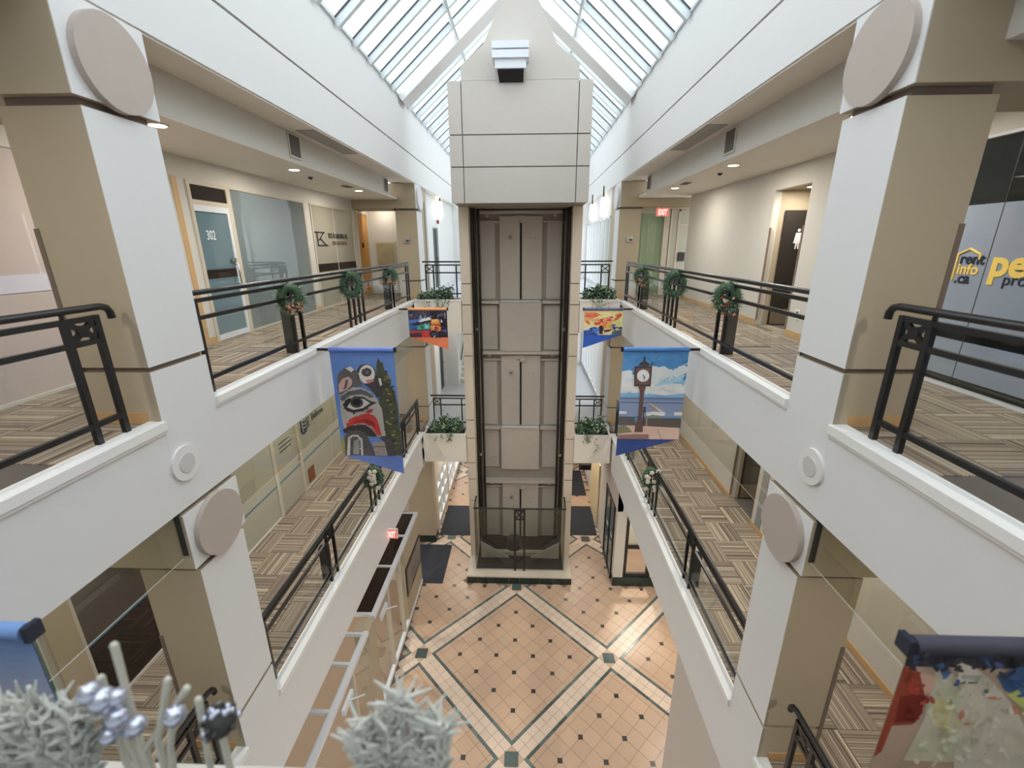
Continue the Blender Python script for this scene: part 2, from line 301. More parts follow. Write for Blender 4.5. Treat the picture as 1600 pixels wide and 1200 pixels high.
# ------------------------------------------------------------------ columns with capital blocks and roundels
def roundel(parent, s, y, z, r, m):
    mb = MB(); n = 40; pts = [(X(s, -.06), y+r*math.cos(2*math.pi*k/n), z+r*math.sin(2*math.pi*k/n)) for k in range(n)]
    mb.prism(pts, (X(s, 0)-X(s, -.06), 0, 0)); return mb.build('roundel', m, parent)
def column(s, z, ya, yb, label, far=False, disc=DISC):
    t = thing('column', label, 'column', (X(s, .32), (ya+yb)/2, z-.85 if z == 0 else z-1.05))
    d = .61; zt = 3.13 if z == 0 else -.90; sh = z+2.42; zb = z-.06
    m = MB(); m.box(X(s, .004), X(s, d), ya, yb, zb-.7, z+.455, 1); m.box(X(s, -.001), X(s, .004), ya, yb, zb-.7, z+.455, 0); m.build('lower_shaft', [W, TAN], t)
    bx('joint', GROOVE, X(s, .03), X(s, d-.03), ya+.03, yb-.03, z+.455, z+.50, t)
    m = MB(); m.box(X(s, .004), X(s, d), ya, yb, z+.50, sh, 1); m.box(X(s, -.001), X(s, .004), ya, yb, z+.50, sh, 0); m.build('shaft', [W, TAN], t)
    bx('upper_joint', GROOVE, X(s, .05), X(s, d-.03), ya+.03, yb-.03, sh, sh+.06, t)
    m = MB(); y0, y1 = ya-.05, yb+.05
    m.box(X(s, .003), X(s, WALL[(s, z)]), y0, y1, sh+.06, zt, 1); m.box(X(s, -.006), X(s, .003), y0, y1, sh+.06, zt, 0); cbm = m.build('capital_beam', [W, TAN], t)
    roundel(cbm, s, (ya+yb)/2, z+2.77 if z == 0 else z+2.75, .325, disc)
    bx('baseboard', WOODT, X(s, .12), X(s, d+.012), ya-.012, yb+.012, z, z+.1, t)
    if not far: bx('corner_guard', GROOVE, X(s, d-.03), X(s, d+.008), ya-.008, ya+.03, z+.02, z+1.6, t)
    return t
WDISC = mat('white_roundel', (222, 222, 224), .5)
for s in (-1, 1):
    for z in (0, Z2):
        column(s, z, *COLY[s], f'{SIDE[s]} near column with a big round disc on the {FLN[z]}')
        column(s, z, 13.33, 13.98, f'{SIDE[s]} far column beside the planter on the {FLN[z]}', True, WDISC if z == 0 else TAN)
t = thing('ground_pier', 'plain white ground floor pier under the right balcony', 'column', (X(1, .4), 4.7, ZG)); bx('shaft', TAUPE, X(1, .01), X(1, .8), 3.53, 5.86, ZG, -5.04, t); bx('base', GRNB, X(1, 0), X(1, .82), 3.5, 5.88, ZG, ZG+.2, t)
# speakers in the balcony face by each near column
for s, y in ((-1, 3.58), (1, 3.65)):
    t = thing('wall_speaker', f'round white speaker in the {SIDE[s]} balcony face below the top floor', 'speaker', (X(s, 0), y, -.61))
    n = 32; ring = MB().prism([(X(s, -.025), y+.165*math.cos(k*math.pi/16), -.436+.165*math.sin(k*math.pi/16)) for k in range(n)], (X(s, 0)-X(s, -.025), 0, 0)); bz = ring.build('bezel', SPK, t)
    MB().prism([(X(s, -.032), y+.09*math.cos(k*math.pi/16), -.436+.09*math.sin(k*math.pi/16)) for k in range(n)], (X(s, -.025)-X(s, -.032), 0, 0)).build('grille', SPKG, bz)
# ------------------------------------------------------------------ railings
def cross(mb, x, y0, y1, z0, z1, w=.02, t=.012):
    for (p, q) in (((y0, z0), (y1, z1)), ((y0, z1), (y1, z0))):
        dy, dz = q[0]-p[0], q[1]-p[1]; L = math.hypot(dy, dz); ny, nz = -dz/L*w, dy/L*w
        mb.prism([(x-t, p[0]+ny, p[1]+nz), (x-t, q[0]+ny, q[1]+nz), (x-t, q[0]-ny, q[1]-nz), (x-t, p[0]-ny, p[1]-nz)], (2*t, 0, 0))
    c = ((y0+y1)/2, (z0+z1)/2); mb.prism([(x-t*1.3, c[0]+.045*math.cos(k*math.pi/6), c[1]+.045*math.sin(k*math.pi/6)) for k in range(12)], (2.6*t, 0, 0))
def railing(s, z, y0, y1, groups, label, open_near=False, plates=()):
    x = X(s, .12); t = thing('balcony_railing', label, 'railing', (x, (y0+y1)/2, z))
    zz = z+1.03; pts = [(x, y0, zz), (x, y1, zz)]
    if open_near: pts = [(x, y0, zz), (x, y1+.05, zz), (x, y1+.10, zz-.015), (x, y1+.125, zz-.05), (x, y1+.13, zz-.10)]
    MB().tube(pts, .027, 10).build('handrail', BLK, t)
    for h in (.955, .785, .17): bx('rail_bar', BLK, x-.018, x+.018, y0, y1, z+h-.02, z+h+.02, t)
    po = {}; posts = sorted(p for g in groups for p in g)
    for p in posts:
        po[p] = bx('post', BLK, x-.02, x+.02, p-.022, p+.022, z+.02, z+.975, t)
    for g in groups:
        for a, b in zip(g, g[1:]):
            m = MB(); cross(m, x, a+.02, b-.02, z+.80, z+.94); m.build('cross_panel', BLK, po[a])
            bx('rail_spacer', BLK, x-.01, x+.01, a-.01, a+.01, z+.97, z+1.01, t)
    ends = [y0]+[p for g in groups for p in (g[0], g[-1])]+[y1]
    for a, b in zip(ends[0::2], ends[1::2]):
        if b-a > .4: bx('glass_pane', PANE, x-.004, x+.004, a+.03, b-.03, z+.19, z+.765, t)
    for y in plates:
        xa, xb = sorted((x, X(s, .30))); xi = X(s, .30); c = .05 if s > 0 else -.05
        MB().prism([(x, y, z+.0), (xi, y, z+.0), (xi, y, z+.62), (xi-c, y, z+.70), (x, y, z+.70)], (0, .03, 0)).build('bracket_plate', BLKP, t)
    return t
for s in (-1, 1):
    for z in (0, Z2):
        railing(s, z, 4.16, 12.42, [[4.28], [6.06, 6.3], [8.1, 8.34, 8.58, 8.82], [10.66, 10.9], [12.18, 12.4]], f'black balcony railing between the {SIDE[s]} columns on the {FLN[z]}', plates=(6.10, 10.7))
        railing(s, z, YB+.2, 3.25, [[-2.7], [-.2, .04], [3.0, 3.24]], f'black railing ending before the {SIDE[s]} near column on the {FLN[z]}', True)
        x0, x1 = (-A+.28, -1.84) if s < 0 else (1.46, B-.28); y = 12.8
        t = thing('bridge_railing', f'short black railing behind the planter {SIDE[s]} of the elevator on the {FLN[z]}', 'railing', ((x0+x1)/2, y, z))
        bx('handrail', BLK, x0-.08 if s < 0 else x0, x1 if s < 0 else x1+.08, y-.03, y+.03, z+1.02, z+1.06, t)
        for h in (.95, .74, .16): bx('rail_bar', BLK, x0, x1, y-.015, y+.015, z+h-.018, z+h+.018, t)
        for px in ((x0, x0+.22, x1-.16) if s < 0 else (x1, x1-.22, x0+.16)): bx('post', BLK, px-.018, px+.018, y-.018, y+.018, z, z+.96, t)
        m = MB(); a, b = (x0, x0+.22) if s < 0 else (x1-.22, x1)
        for (p, q) in (((a, .76), (b, .93)), ((a, .93), (b, .76))): m.tube([(p[0], y, z+p[1]), (q[0], y, z+q[1])], .014, 6)
        m.build('cross_panel', BLK, t)
# ------------------------------------------------------------------ glass draft curtains under the top floor balcony
for s in (-1, 1):
    for k, (y0, y1) in enumerate(((-1.5, COLY[s][0]), (COLY[s][1], 12.0))):
        t = thing('draft_curtain', f'clear glass draft curtain hanging below the {SIDE[s]} balcony, ' + ('near bay' if k == 0 else 'long far bay'), 'glass panel', (X(s, .06), (y0+y1)/2, -1.33))
        bx('pane', DRAFT, X(s, .05), X(s, .06), y0+.02, y1-.02, -1.33, -.86, t); bx('edge', CAP, X(s, .052), X(s, .0575 if k == 0 else .0535), y0+.02, y1-.02, -1.333, -1.3295, t)
        if k == 0: bx('channel', BLKP, X(s, .03), X(s, .08), y1-.06, y1-.03, -1.32, -.87, t)
# ------------------------------------------------------------------ end of the building behind the viewer, bridge the viewer stands on
struct(bx('wall_back', CREAM, -8, 7.5, YB-.15, YB, ZG, 4.93)); MB().prism([(-A, YB-.1, 4.93), (B, YB-.1, 4.93), ((B-A)/2, YB-.1, 4.93+.845*(A+B)/2)], (0, .1, 0)).build('wall_back_gable', W)['kind'] = 'structure'
for z in (0, Z2): struct(bx(f'floor_near_bridge_{LVL[z]}', GREYC, -A, B, YB, .35, z-.3, z))
# ------------------------------------------------------------------ skylight
SLOPE = .845; XR = (B-A)/2; ZR = 4.93+SLOPE*(B+A)/2
sk = sempty('ceiling_skylight', (XR, 8, 4.93))
ys = [11.57+.775*k for k in range(-18, 12)]
for s in (-1, 1):
    x0 = X(s, .0); nx, nz = (SLOPE if s > 0 else -SLOPE)/math.hypot(1, SLOPE), 1/math.hypot(1, SLOPE)
    sec = lambda y, w_, dep, off=0: [(x0-nx*off, y-w_/2, 4.93-nz*off), (XR-nx*off, y-w_/2, ZR-nz*off), (XR-nx*(off+dep), y-w_/2, ZR-nz*(off+dep)), (x0-nx*(off+dep), y-w_/2, 4.93-nz*(off+dep))]
    for y in ys:
        big = abs(y-12.345) < .3
        wd_, dp = (.62, .16) if big else (.06, .11)
        m = MB().prism(sec(y+(.12 if big else 0), wd_, dp), (0, wd_, 0)); m.build('rafter', W if big else RAFT, sk)
        if not big: MB().prism(sec(y, .08, .012, .11), (0, .09, 0)).build('rafter_cap', RAFT, sk); MB().prism(sec(y, .1, .02, -.02), (0, .1, 0)).build('gasket', GASK, sk)
    for y, y2 in zip(ys, ys[1:]):
        MB().prism([(x0+nx*.012, y+.02, 4.93+nz*.012), (XR+nx*.012, y+.02, ZR+nz*.012), (XR+nx*.02, y+.02, ZR+nz*.02), (x0+nx*.02, y+.02, 4.93+nz*.02)], (0, y2-y-.04, 0)).build('glass_pane', SKY, sk)
    f_ = .5; xm, zm = x0+(XR-x0)*f_, 4.93+(ZR-4.93)*f_
    MB().prism([(xm-nx*.12-.03, YB, zm-nz*.12), (xm-nx*.12+.03, YB, zm-nz*.12), (xm+.03, YB, zm), (xm-.03, YB, zm)], (0, YE-YB, 0)).build('purlin', RAFT, sk)
    bx('sill', RAFT, x0-.04, x0+.04, YB, YE, 4.93, 4.99, sk)
bx('ridge_beam', RAFT, XR-.1, XR+.1, YB, YE, ZR-.3, ZR, sk)
# ------------------------------------------------------------------ elevator shaft
EC = -.187; EH = 1.595
e = thing('elevator_shaft', 'tall taupe elevator shaft standing open in the atrium centre', 'elevator', (EC, 12.2, ZG))
def joints(mb, x0, x1, y0, y1, zs, g=.012):
    for a, b in zip(zs, zs[1:]): mb.box(x0, x1, y0, y1, a+g, b-g)
zs = [2.42, 3.19, 3.85, 4.90]
bx('header_core', GROOVE, EC-EH+.02, EC+EH-.02, 11.2, 13.3, 2.44, 4.86, e)
for a, b in zip(zs, zs[1:]):
    for (x0, x1) in ((EC-EH, EC-EH+.29), (EC-EH+.31, EC+EH-.31), (EC+EH-.29, EC+EH)): bx('header_panel', TAUPE, x0, x1, 11.16, 11.24, a+(.012 if a > 2.5 else 0), b-.012 if b < 4.9 else b, e)
    for sx in (-1, 1): bx('side_panel', TAUPE, EC+sx*EH-(.02 if sx > 0 else 0), EC+sx*EH+(.02 if sx < 0 else 0), 11.2, 13.3, a+.012, b-.012, e)
x0, x1 = EC-1.29, EC+1.29
MB().prism([(x0, 11.16, 4.905), (x1, 11.16, 4.905), (x1, 11.16, 5.18), (x1-.5, 11.16, 5.57), (EC+.35, 11.16, 6.4), (EC-.35, 11.16, 6.4), (x0+.5, 11.16, 5.57), (x0, 11.16, 5.18)], (0, 2.1, 0)).build('gable_top', TAUPE, e)
bx('header_top', TAUPE, EC-EH, EC+EH, 11.2, 13.3, 4.86, 4.9, e); bx('header_soffit', SHAFT, EC-EH+.01, EC+EH-.01, 11.2, 13.3, 2.425, 2.45, e)
pj = [ZG+.25, -6.15, -5.4, -4.84, -4.03, -3.45, -1.5, -.88, -.07, .49, 2.43]
for sx in (-1, 1):
    xa, xb = (EC-EH, EC-EH+.25) if sx < 0 else (EC+EH-.25, EC+EH)
    bx('post_core', GROOVE, xa+.015, xb-.015, 12.115, 12.5, ZG+.25, 2.43, e)
    for a, b in zip(pj, pj[1:]): bx('post_panel', POSTT, xa, xb, 12.1, 12.52, a+.014, b-.014, e)
    xs_ = EC+sx*(EH-.14); bx('side_wall', SHAFT, xs_-.06, xs_+.06, 12.52, 13.3, ZG+.25, 2.43, e)
    for dx, yy in ((.33, 12.75), (.42, 13.0)):
        xg = EC+sx*(EH-dx); MB().tube([(xg, yy, ZG+.25), (xg, yy, 2.43)], .035, 8).build('guide_rail', STEEL, e)
    bx('guide_web', STEEL, EC+sx*(EH-.28), EC+sx*(EH-.31), 12.5, 13.2, ZG+.25, 2.43, e)
    for zc in (-.9, -4.9): bx('rail_clamp', CHROME, EC+sx*(EH-.33)-.05, EC+sx*(EH-.33)+.05, 12.69, 12.72, zc, zc+.1, e)
bx('back_wall', SHAFT, EC-EH+.1, EC+EH-.1, 13.24, 13.32, ZG, 2.43, e)
for z0 in (-.06, -4.03, -8.4):
    top = z0+2.3
    for sx in (-1, 1):
        d = bx('landing_door', SHAFT2, EC+sx*.03, EC+sx*.6, 13.13, 13.24, z0+.02, top, e)
        bx('door_jamb', SHAFT, EC+sx*.6, EC+sx*.66, 13.21, 13.24, z0, top+.06, e)
        bx('wall_panel', SHAFT2, EC+sx*.74, EC+sx*1.26, 13.19, 13.24, z0+.02, top-.1, e)
        if z0 > -8: bx('sill_ledge', SHAFT2, EC+sx*.63, EC+sx*1.24, 13.05, 13.24, z0-.1, z0-.02, e); bx('lower_panel', SHAFT2, EC+sx*.70, EC+sx*1.26, 13.19, 13.24, z0-1.5, z0-.16, e)
        MB().tube([(EC+sx*.62, 13.15, top-.14-.0), (EC+sx*1.2, 13.15, top-.14)], .03, 8).build('conduit', SHAFT2, e)
        bx('header_bracket', SHAFT2, EC+sx*.95-.04, EC+sx*.95+.04, 13.06, 13.2, top-.02, top+.07, e)
    MB().tube([(EC, 13.12, z0+.05), (EC, 13.12, top-.1)], .022, 8).build('door_gap_rod', DARK, e)
    bx('door_hanger', SHAFT2, EC-.14, EC+.12, 13.08, 13.2, top-.1, top+.02, e); bx('door_hanger_box', SHAFT2, EC-.02, EC+.14, 13.04, 13.12, top-.18, top-.08, e)
    bx('header_channel', SHAFT2, EC-1.22, EC+1.22, 13.0, 13.24, top+.06, top+.14, e)
    MB().prism([(EC+.45+.07*math.cos(k*math.pi/8), 13.14, top-.13+.07*math.sin(k*math.pi/8)) for k in range(16)], (0, .06, 0)).build('pulley', SHAFT2, e)
    m = MB()
    for k in range(7): m.tube([(EC-.3, 13.125, z0+1.75), (EC-.3+.09*math.cos(k*.9), 13.125, z0+1.75+.09*math.sin(k*.9))], .006, 4)
    m.build('door_lock_spider', STEEL, e)
    m = MB(); m.ball((EC+.26, 13.128, z0+1.74), .012); m.ball((EC+.4, 13.128, z0+1.74), .012); m.build('screw_pair', DARK, e)
    if z0 > -8:
        bx('apron', SHAFT2, EC-.62, EC+.6, 13.06, 13.24, z0-1.52, z0-.03, e); bx('sill', ALU, EC-.6, EC+.58, 13.02, 13.24, z0-.035, z0, e)
        MB().tube([(EC-1.25, 13.2, z0-1.22), (EC-1.0, 13.2, z0-1.2), (EC-.85, 13.2, z0-1.17), (EC-.65, 13.2, z0-1.22)], .012, 6).build('cable', SHAFT, e); bx('junction_box', SHAFT2, EC-.9, EC-.8, 13.14, 13.24, z0-1.24, z0-1.12, e)
bx('plinth', POSTT, EC-EH-.02, EC+EH-.02, 11.16, 13.3, ZG+.21, ZG+.26, e)
bx('plinth_core', POSTT, EC-EH+.02, EC+EH-.06, 11.2, 13.3, ZG, ZG+.21, e)
for k in range(10):
    wq = 2*EH/10; bx('marble_base_tile', GRNB, EC-EH-.01+k*wq+.003, EC-EH-.01+(k+1)*wq-.003, 11.15, 11.2, ZG, ZG+.21, e)
bx('pit_floor', DARK, EC-1.35, EC+1.35, 11.5, 13.2, ZG+.26, ZG+.27, e)
for sx in (-1, 1): MB().prism([(EC+sx*.35, 12.0, ZG+.27), (EC+sx*1.25, 12.0, ZG+.27), (EC+sx*1.25, 12.0, ZG+.85)], (0, .06, 0)).build('buffer_brace', SHAFT, e)
MB().tube([(EC-.2, 12.4, ZG+.27), (EC-.2, 12.4, ZG+.75)], [.28, .2], 14).build('pit_buffer', NAVY, e); bx('pit_beam', SHAFT, EC-1.2, EC+1.2, 12.1, 12.25, ZG+.27, ZG+.4, e)
b = thing('glass_barrier', 'clear glass barrier with a black rail around the elevator foot', 'barrier', (EC, 11.45, ZG+.26))
zt = -6.0
bx('front_glass', BARR, EC-1.36, EC+1.36, 11.44, 11.455, ZG+.26, zt-.03, b)
for sx in (-1, 1): bx('side_glass', BARR, EC+sx*1.36-.007, EC+sx*1.36+.007, 11.46, 12.1, ZG+.26, zt-.03, b); bx('glass_fin', PANE, EC+sx*1.15-.006, EC+sx*1.15+.006, 11.46, 11.6, ZG+.26, zt-.03, b)
MB().tube([(EC-1.37, 12.1, zt), (EC-1.37, 11.45, zt), (EC+1.37, 11.45, zt), (EC+1.37, 12.1, zt)], .028, 8).build('top_rail', STEEL, b)
for sx in (-1, 1): bx('post', BLK, EC+sx*.14-.03, EC+sx*.14+.03, 11.40, 11.43, ZG+.262, zt, b)
m = MB()
for p, q in (((-.13, -.3), (.13, -.05)), ((-.13, -.05), (.13, -.3))): m.tube([(EC+p[0], 11.415, zt+p[1]), (EC+q[0], 11.415, zt+q[1])], .022, 6)
m.box(EC-.14, EC+.14, 11.405, 11.425, zt-.06, zt-.02); m.box(EC-.14, EC+.14, 11.405, 11.425, zt-.36, zt-.32); m.build('cross_panel', BLK, b)
u = thing('air_unit', 'white stepped air grille box on the elevator top', 'vent', (-.38, 11.1, 4.85))
for k, (hw, z0, z1, y0) in enumerate(((.33, 5.03, 5.2, 10.86), (.385, 5.2, 5.34, 10.8), (.385, 5.37, 5.5, 10.8))): bx('casing', ALU, -.38-hw, -.38+hw, y0, 11.155, z0, z1, u)
bx('neck', ALU, -.7, -.06, 10.9, 11.155, 5.33, 5.38, u)
MB().prism([(-.71, 10.86, 5.03), (-.05, 10.86, 5.03), (-.07, 11.13, 4.83), (-.67, 11.13, 4.83)], (0, .02, .012)).build('outlet_frame', ALU, u)
MB().prism([(-.66, 10.855, 5.01), (-.10, 10.855, 5.01), (-.11, 11.12, 4.84), (-.63, 11.12, 4.84)], (0, -.004, -.004)).build('outlet', DARK, u)
# ------------------------------------------------------------------ corridor walls and shop fronts
def seg(t, name, m, s, d, y0, y1, z0, z1, th=.12): return bx(name, m, X(s, d), X(s, d+th), y0, y1, z0, z1, t)
YD = lambda s: (0, 1, 0) if s < 0 else (0, -1, 0)
DW = WALL[(-1, 0)]
t = sempty('wall_left_upper', (X(-1, DW), 8, 0))
for y0, y1, z0, z1 in ((6.3, 6.83, 0, 2.76), (6.83, 10.38, 2.41, 2.76), (10.38, 10.65, 0, 2.76), (10.65, 13.2, 2.41, 2.76), (13.2, 13.5, 0, 2.76), (13.5, 14.4, 2.42, 2.76), (14.4, 14.6, 0, 2.76), (YB, 6.3, 2.41, 2.76)):
    seg(t, 'wall_piece', CREAM, -1, DW, y0, y1, z0, z1)
for y0, y1 in ((6.3, 6.83), (10.38, 10.65), (13.2, 13.5)): bx('baseboard', WOODT, X(-1, DW-.012), X(-1, DW), y0, y1, 0, .1, t)
bx('corner_guard', WOODT, X(-1, DW-.01), X(-1, DW), 6.56, 6.66, .1, 2.42, t)
bx('room_behind', GREYF, X(-1, DW+.25), X(-1, DW+.3), YB, 14.4, 0, 2.76, t)
d = sempty('door_1', (X(-1, DW), 7.26, 0)); xf = X(-1, DW-.02); xb = X(-1, DW+.04)
for y0, y1, z0, z1 in ((6.83, 6.89, 0, 2.41), (7.70, 7.76, 0, 2.41), (6.89, 7.70, 2.07, 2.14), (6.89, 7.70, 2.35, 2.41)): bx('frame', ALUC, xf, xb, y0, y1, z0, z1, d)
lf = bx('leaf', FROSTG, X(-1, DW), X(-1, DW+.03), 6.9, 7.69, .1, 1.98, d); bx('bottom_rail', ALU, xf, xb, 6.89, 7.70, .01, .1, d); bx('top_rail', ALU, xf, xb, 6.89, 7.70, 1.98, 2.07, d)
bx('stile', ALU, xf, xb, 7.64, 7.70, .1, 1.98, d); bx('transom_pane', SMOKE, X(-1, DW), X(-1, DW+.02), 6.89, 7.70, 2.14, 2.35, d)
bx('clear_band', SMOKE, X(-1, DW-.004), X(-1, DW), 6.9, 7.64, .98, 1.12, lf)
text_mb('302', .2, (X(-1, DW-.006), 7.06, 1.57), (0, 1, 0), (0, 0, 1), squeeze=.72).build('door_number', TXTW, lf)
MB().tube([(X(-1, DW-.02), 7.6, 1.18), (X(-1, DW-.08), 7.6, 1.18), (X(-1, DW-.08), 7.6, .86), (X(-1, DW-.02), 7.6, .86)], .012, 8).build('handle', CHROME, lf); bx('lock_plate', CHROME, X(-1, DW-.03), xf, 7.54, 7.66, 1.22, 1.28, lf)
def win(n, s, dd, y0, y1, z0, z1, m, frame=ALUC, mull=(), band=None, fw=.05):
    t = sempty(f'window_{n}', (X(s, dd), (y0+y1)/2, z0)); a, b = X(s, dd-.02), X(s, dd+.04)
    for q in ((y0, y0+fw, z0, z1), (y1-fw, y1, z0, z1), (y0+fw, y1-fw, z0, z0+fw*.7), (y0+fw, y1-fw, z1-fw*.7, z1)): bx('frame', frame, a, b, *q, t)
    ed = [y0+fw]+sorted(mull)+[y1-fw]
    for p, q in zip(ed, ed[1:]): bx('pane', m, X(s, dd), X(s, dd+.012), p+.006, q-.006, z0+fw*.7, z1-fw*.7, t)
    for y in mull: bx('mullion', frame, X(s, dd-.01), X(s, dd+.02), y-.014, y+.014, z0+fw*.7, z1-fw*.7, t)
    if band: bx('clear_band', SMOKE, X(s, dd-.006), X(s, dd-.002), y0+fw, y1-fw, *band, t)
    return t
win(1, -1, DW, 7.76, 10.38, 0, 2.41, GREYF, ALUC)
w2 = win(2, -1, DW, 10.65, 13.2, 0, 2.41, CREAMF, ALUC, (11.9,), (.88, 1.06))
tx = X(-1, DW-.008)
m = MB()
for p in (((10.72, 1.80), (11.30, 1.80), (11.28, 1.77), (10.72, 1.77)), ((10.84, 1.79), (10.9, 1.79), (10.9, 1.47), (10.84, 1.47)), ((10.84, 1.47), (11.42, 1.47), (11.42, 1.50), (10.84, 1.50)), ((10.88, 1.62), (11.0, 1.64), (11.0, 1.61), (10.88, 1.60)), ((11.22, 1.80), (11.28, 1.80), (11.02, 1.64), (10.97, 1.64)), ((10.98, 1.65), (11.05, 1.65), (11.36, 1.48), (11.26, 1.48))): m.prism([(tx, y, z) for y, z in p], (-.003, 0, 0))
m.build('logo', TXT, w2)
text_mb('TECK ENGINEERING INC.', .17, (tx, 11.46, 1.66), (0, 1, 0), (0, 0, 1), squeeze=.66).build('sign_name', TXT, w2)
text_mb('CONSULTING ENGINEERS', .13, (tx, 11.66, 1.5), (0, 1, 0), (0, 0, 1), squeeze=.62).build('sign_line', mat('brown_lettering', (122, 106, 88), .5), w2)
d = sempty('door_2', (X(-1, DW), 13.95, 0)); bx('leaf', OAK, X(-1, DW), X(-1, DW+.05), 13.55, 14.35, .01, 2.38, d); bx('room_plate', DARK, X(-1, DW-.01), X(-1, DW), 13.8, 13.95, 1.42, 1.56, d)
for y0, y1, z0, z1 in ((13.5, 13.55, 0, 2.42), (14.35, 14.4, 0, 2.42), (13.55, 14.35, 2.38, 2.42)): bx('frame', ALUC, X(-1, DW-.02), X(-1, DW+.05), y0, y1, z0, z1, d)
w3 = win(3, -1, DW, YB, 6.3, 0, 2.41, PINKF, CREAM, (.6, 2.4, 4.6)); bx('white_band', WHITEB, X(-1, DW-.006), X(-1, DW-.002), YB, 6.25, 1.04, 1.21, w3)
# end wall of the left corridor with a framed picture and light switch box
struct(bx('wall_end_upper_left', CREAM, X(-1, DW), X(-1, 0), 14.5, 14.6, 0, 2.76)); struct(bx('wall_lintel_upper_left', TAN, X(-1, DW), X(-1, .66), 13.36, 13.9, 2.45, 2.72))
p = thing('framed_picture', 'pale framed picture on the end wall of the left top corridor', 'picture', (-4.48, 14.49, .85)); bx('frame', ALUC, -4.8, -4.16, 14.47, 14.5, .84, 1.6, p); bx('print', mat('muted_print', (170, 158, 126), .5, .35, 4), -4.75, -4.21, 14.46, 14.47, .89, 1.55, p)
for s in (-1, 1):
    for z in (0,):
        xx = X(s, .33); q = thing('thermostat', f'small metal switch box on the {SIDE[s]} far column', 'switch', (xx, 13.3, z+1.55)); bo = bx('box', CHROME, xx-.09, xx+.09, 13.28, 13.33, z+1.55, z+1.7, q); bx('dial', BLKP, xx-.02, xx+.07, 13.27, 13.28, z+1.58, z+1.63, bo)
# right top corridor
DR = WALL[(1, 0)]
t = sempty('wall_right_upper', (X(1, DR), 9, 0))
seg(t, 'wall_piece', CREAM, 1, DR, 8.6, 12.9, 0, 2.76); seg(t, 'wall_piece', CREAM, 1, DR, 7.55, 8.6, 2.37, 2.76); seg(t, 'wall_piece', CREAM, 1, DR, 5.6, 7.55, 0, 2.76); seg(t, 'wall_piece', CREAM, 1, DR+.12, YB, 5.6, 2.46, 2.76)
seg(t, 'alcove_far', TAN, 1, DR+.12, 8.6, 8.72, 0, 2.5, 1.2); seg(t, 'alcove_near', TAN, 1, DR+.12, 7.43, 7.55, 0, 2.5, 1.2); seg(t, 'alcove_back', TAN, 1, DR+1.3, 7.4, 8.8, 0, 2.5); seg(t, 'alcove_ceiling', TAN, 1, DR+.12, 7.5, 8.6, 2.38, 2.5, 1.2)
for y0, y1 in ((8.6, 12.9), (6.4, 7.55)): bx('baseboard', WOODT, X(1, DR-.014), X(1, DR), y0, y1, 0, .1, t)
bx('corner_guard', GROOVE, X(1, DR-.008), X(1, DR+.01), 8.56, 8.6, .1, 1.75, t); bx('corner_guard', GROOVE, X(1, DR-.008), X(1, DR+.01), 7.55, 7.59, .1, 1.75, t)
d = sempty('door_3', (4.85, 8.58, 0)); d3 = bx('leaf', DOORB, 4.58, 5.36, 8.555, 8.59, .01, 2.04, d)
m = MB(); m.ball((4.86, 8.548, 1.7), .03, sq=(1, .2, 1)); m.prism([(4.81, 8.55, 1.66), (4.91, 8.55, 1.66), (4.93, 8.55, 1.48), (4.79, 8.55, 1.48)], (0, -.006, 0)); m.prism([(4.83, 8.55, 1.48), (4.855, 8.55, 1.48), (4.845, 8.55, 1.38), (4.825, 8.55, 1.38)], (0, -.006, 0)); m.prism([(4.865, 8.55, 1.48), (4.89, 8.55, 1.48), (4.895, 8.55, 1.38), (4.875, 8.55, 1.38)], (0, -.006, 0)); m.build('restroom_symbol', TXTW, d3); bx('kick_plate', KICK, 4.6, 5.34, 8.548, 8.555, .02, .3, d)
q = thing('wall_outlet', 'small power outlet low on the wall beside the right alcove', 'outlet', (X(1, DR), 7.3, .3)); bx('plate', SPK, X(1, DR-.01), X(1, DR), 7.24, 7.36, .3, .46, q); bx('sockets', BLKP, X(1, DR-.014), X(1, DR-.01), 7.275, 7.325, .33, .43, q)
DN = 1.92
w4 = win(4, 1, DN, YB, 5.55, 0, 2.46, PANE, ALU, (), fw=.04)
for y in (4.62, 3.2, 1.6): bx('seam', BLKP, X(1, DN-.01), X(1, DN-.008), y-.004, y+.004, .05, 2.4, w4)
bx('upper_film', BLUEF, X(1, DN-.008), X(1, DN-.003), YB, 5.5, .62, 1.83, w4); bx('lower_film', BLUEF, X(1, DN-.008), X(1, DN-.003), YB, 5.5, .12, .5, w4)
tx = X(1, DN-.012)
m = MB(); m.tube([(tx, 4.93, 1.1), (tx, 4.93, 1.36), (tx, 4.82, 1.41), (tx, 4.70, 1.36), (tx, 4.70, 1.31)], .012, 6); m.build('house_logo', YEL, w4)
text_mb('rent', .15, (tx, 4.9, 1.265), (0, -1, 0), (0, 0, 1), bold=.003).build('sign_rent', NVT, w4); text_mb('info', .15, (tx, 4.905, 1.165), (0, -1, 0), (0, 0, 1), bold=.003).build('sign_info', YEL, w4); text_mb('.ca', .15, (tx, 4.905, 1.075), (0, -1, 0), (0, 0, 1), bold=.003).build('sign_ca', NVT, w4)
text_mb('pen', .34, (tx, 4.57, 1.17), (0, -1, 0), (0, 0, 1), bold=.012).build('sign_large', YEL, w4); text_mb('prop', .15, (tx, 4.42, 1.09), (0, -1, 0), (0, 0, 1)).build('sign_small', NVT, w4)
struct(bx('wall_suite_right', mat('suite_wall', (150, 152, 150), .7), X(1, DN+1.6), X(1, DN+1.7), YB, 6, 0, 2.76)); struct(bx('floor_suite_right', mat('suite_carpet', (96, 98, 100), .95, .2, 25), X(1, DN+.05), X(1, DN+1.6), YB, 6, -.05, 0.0))
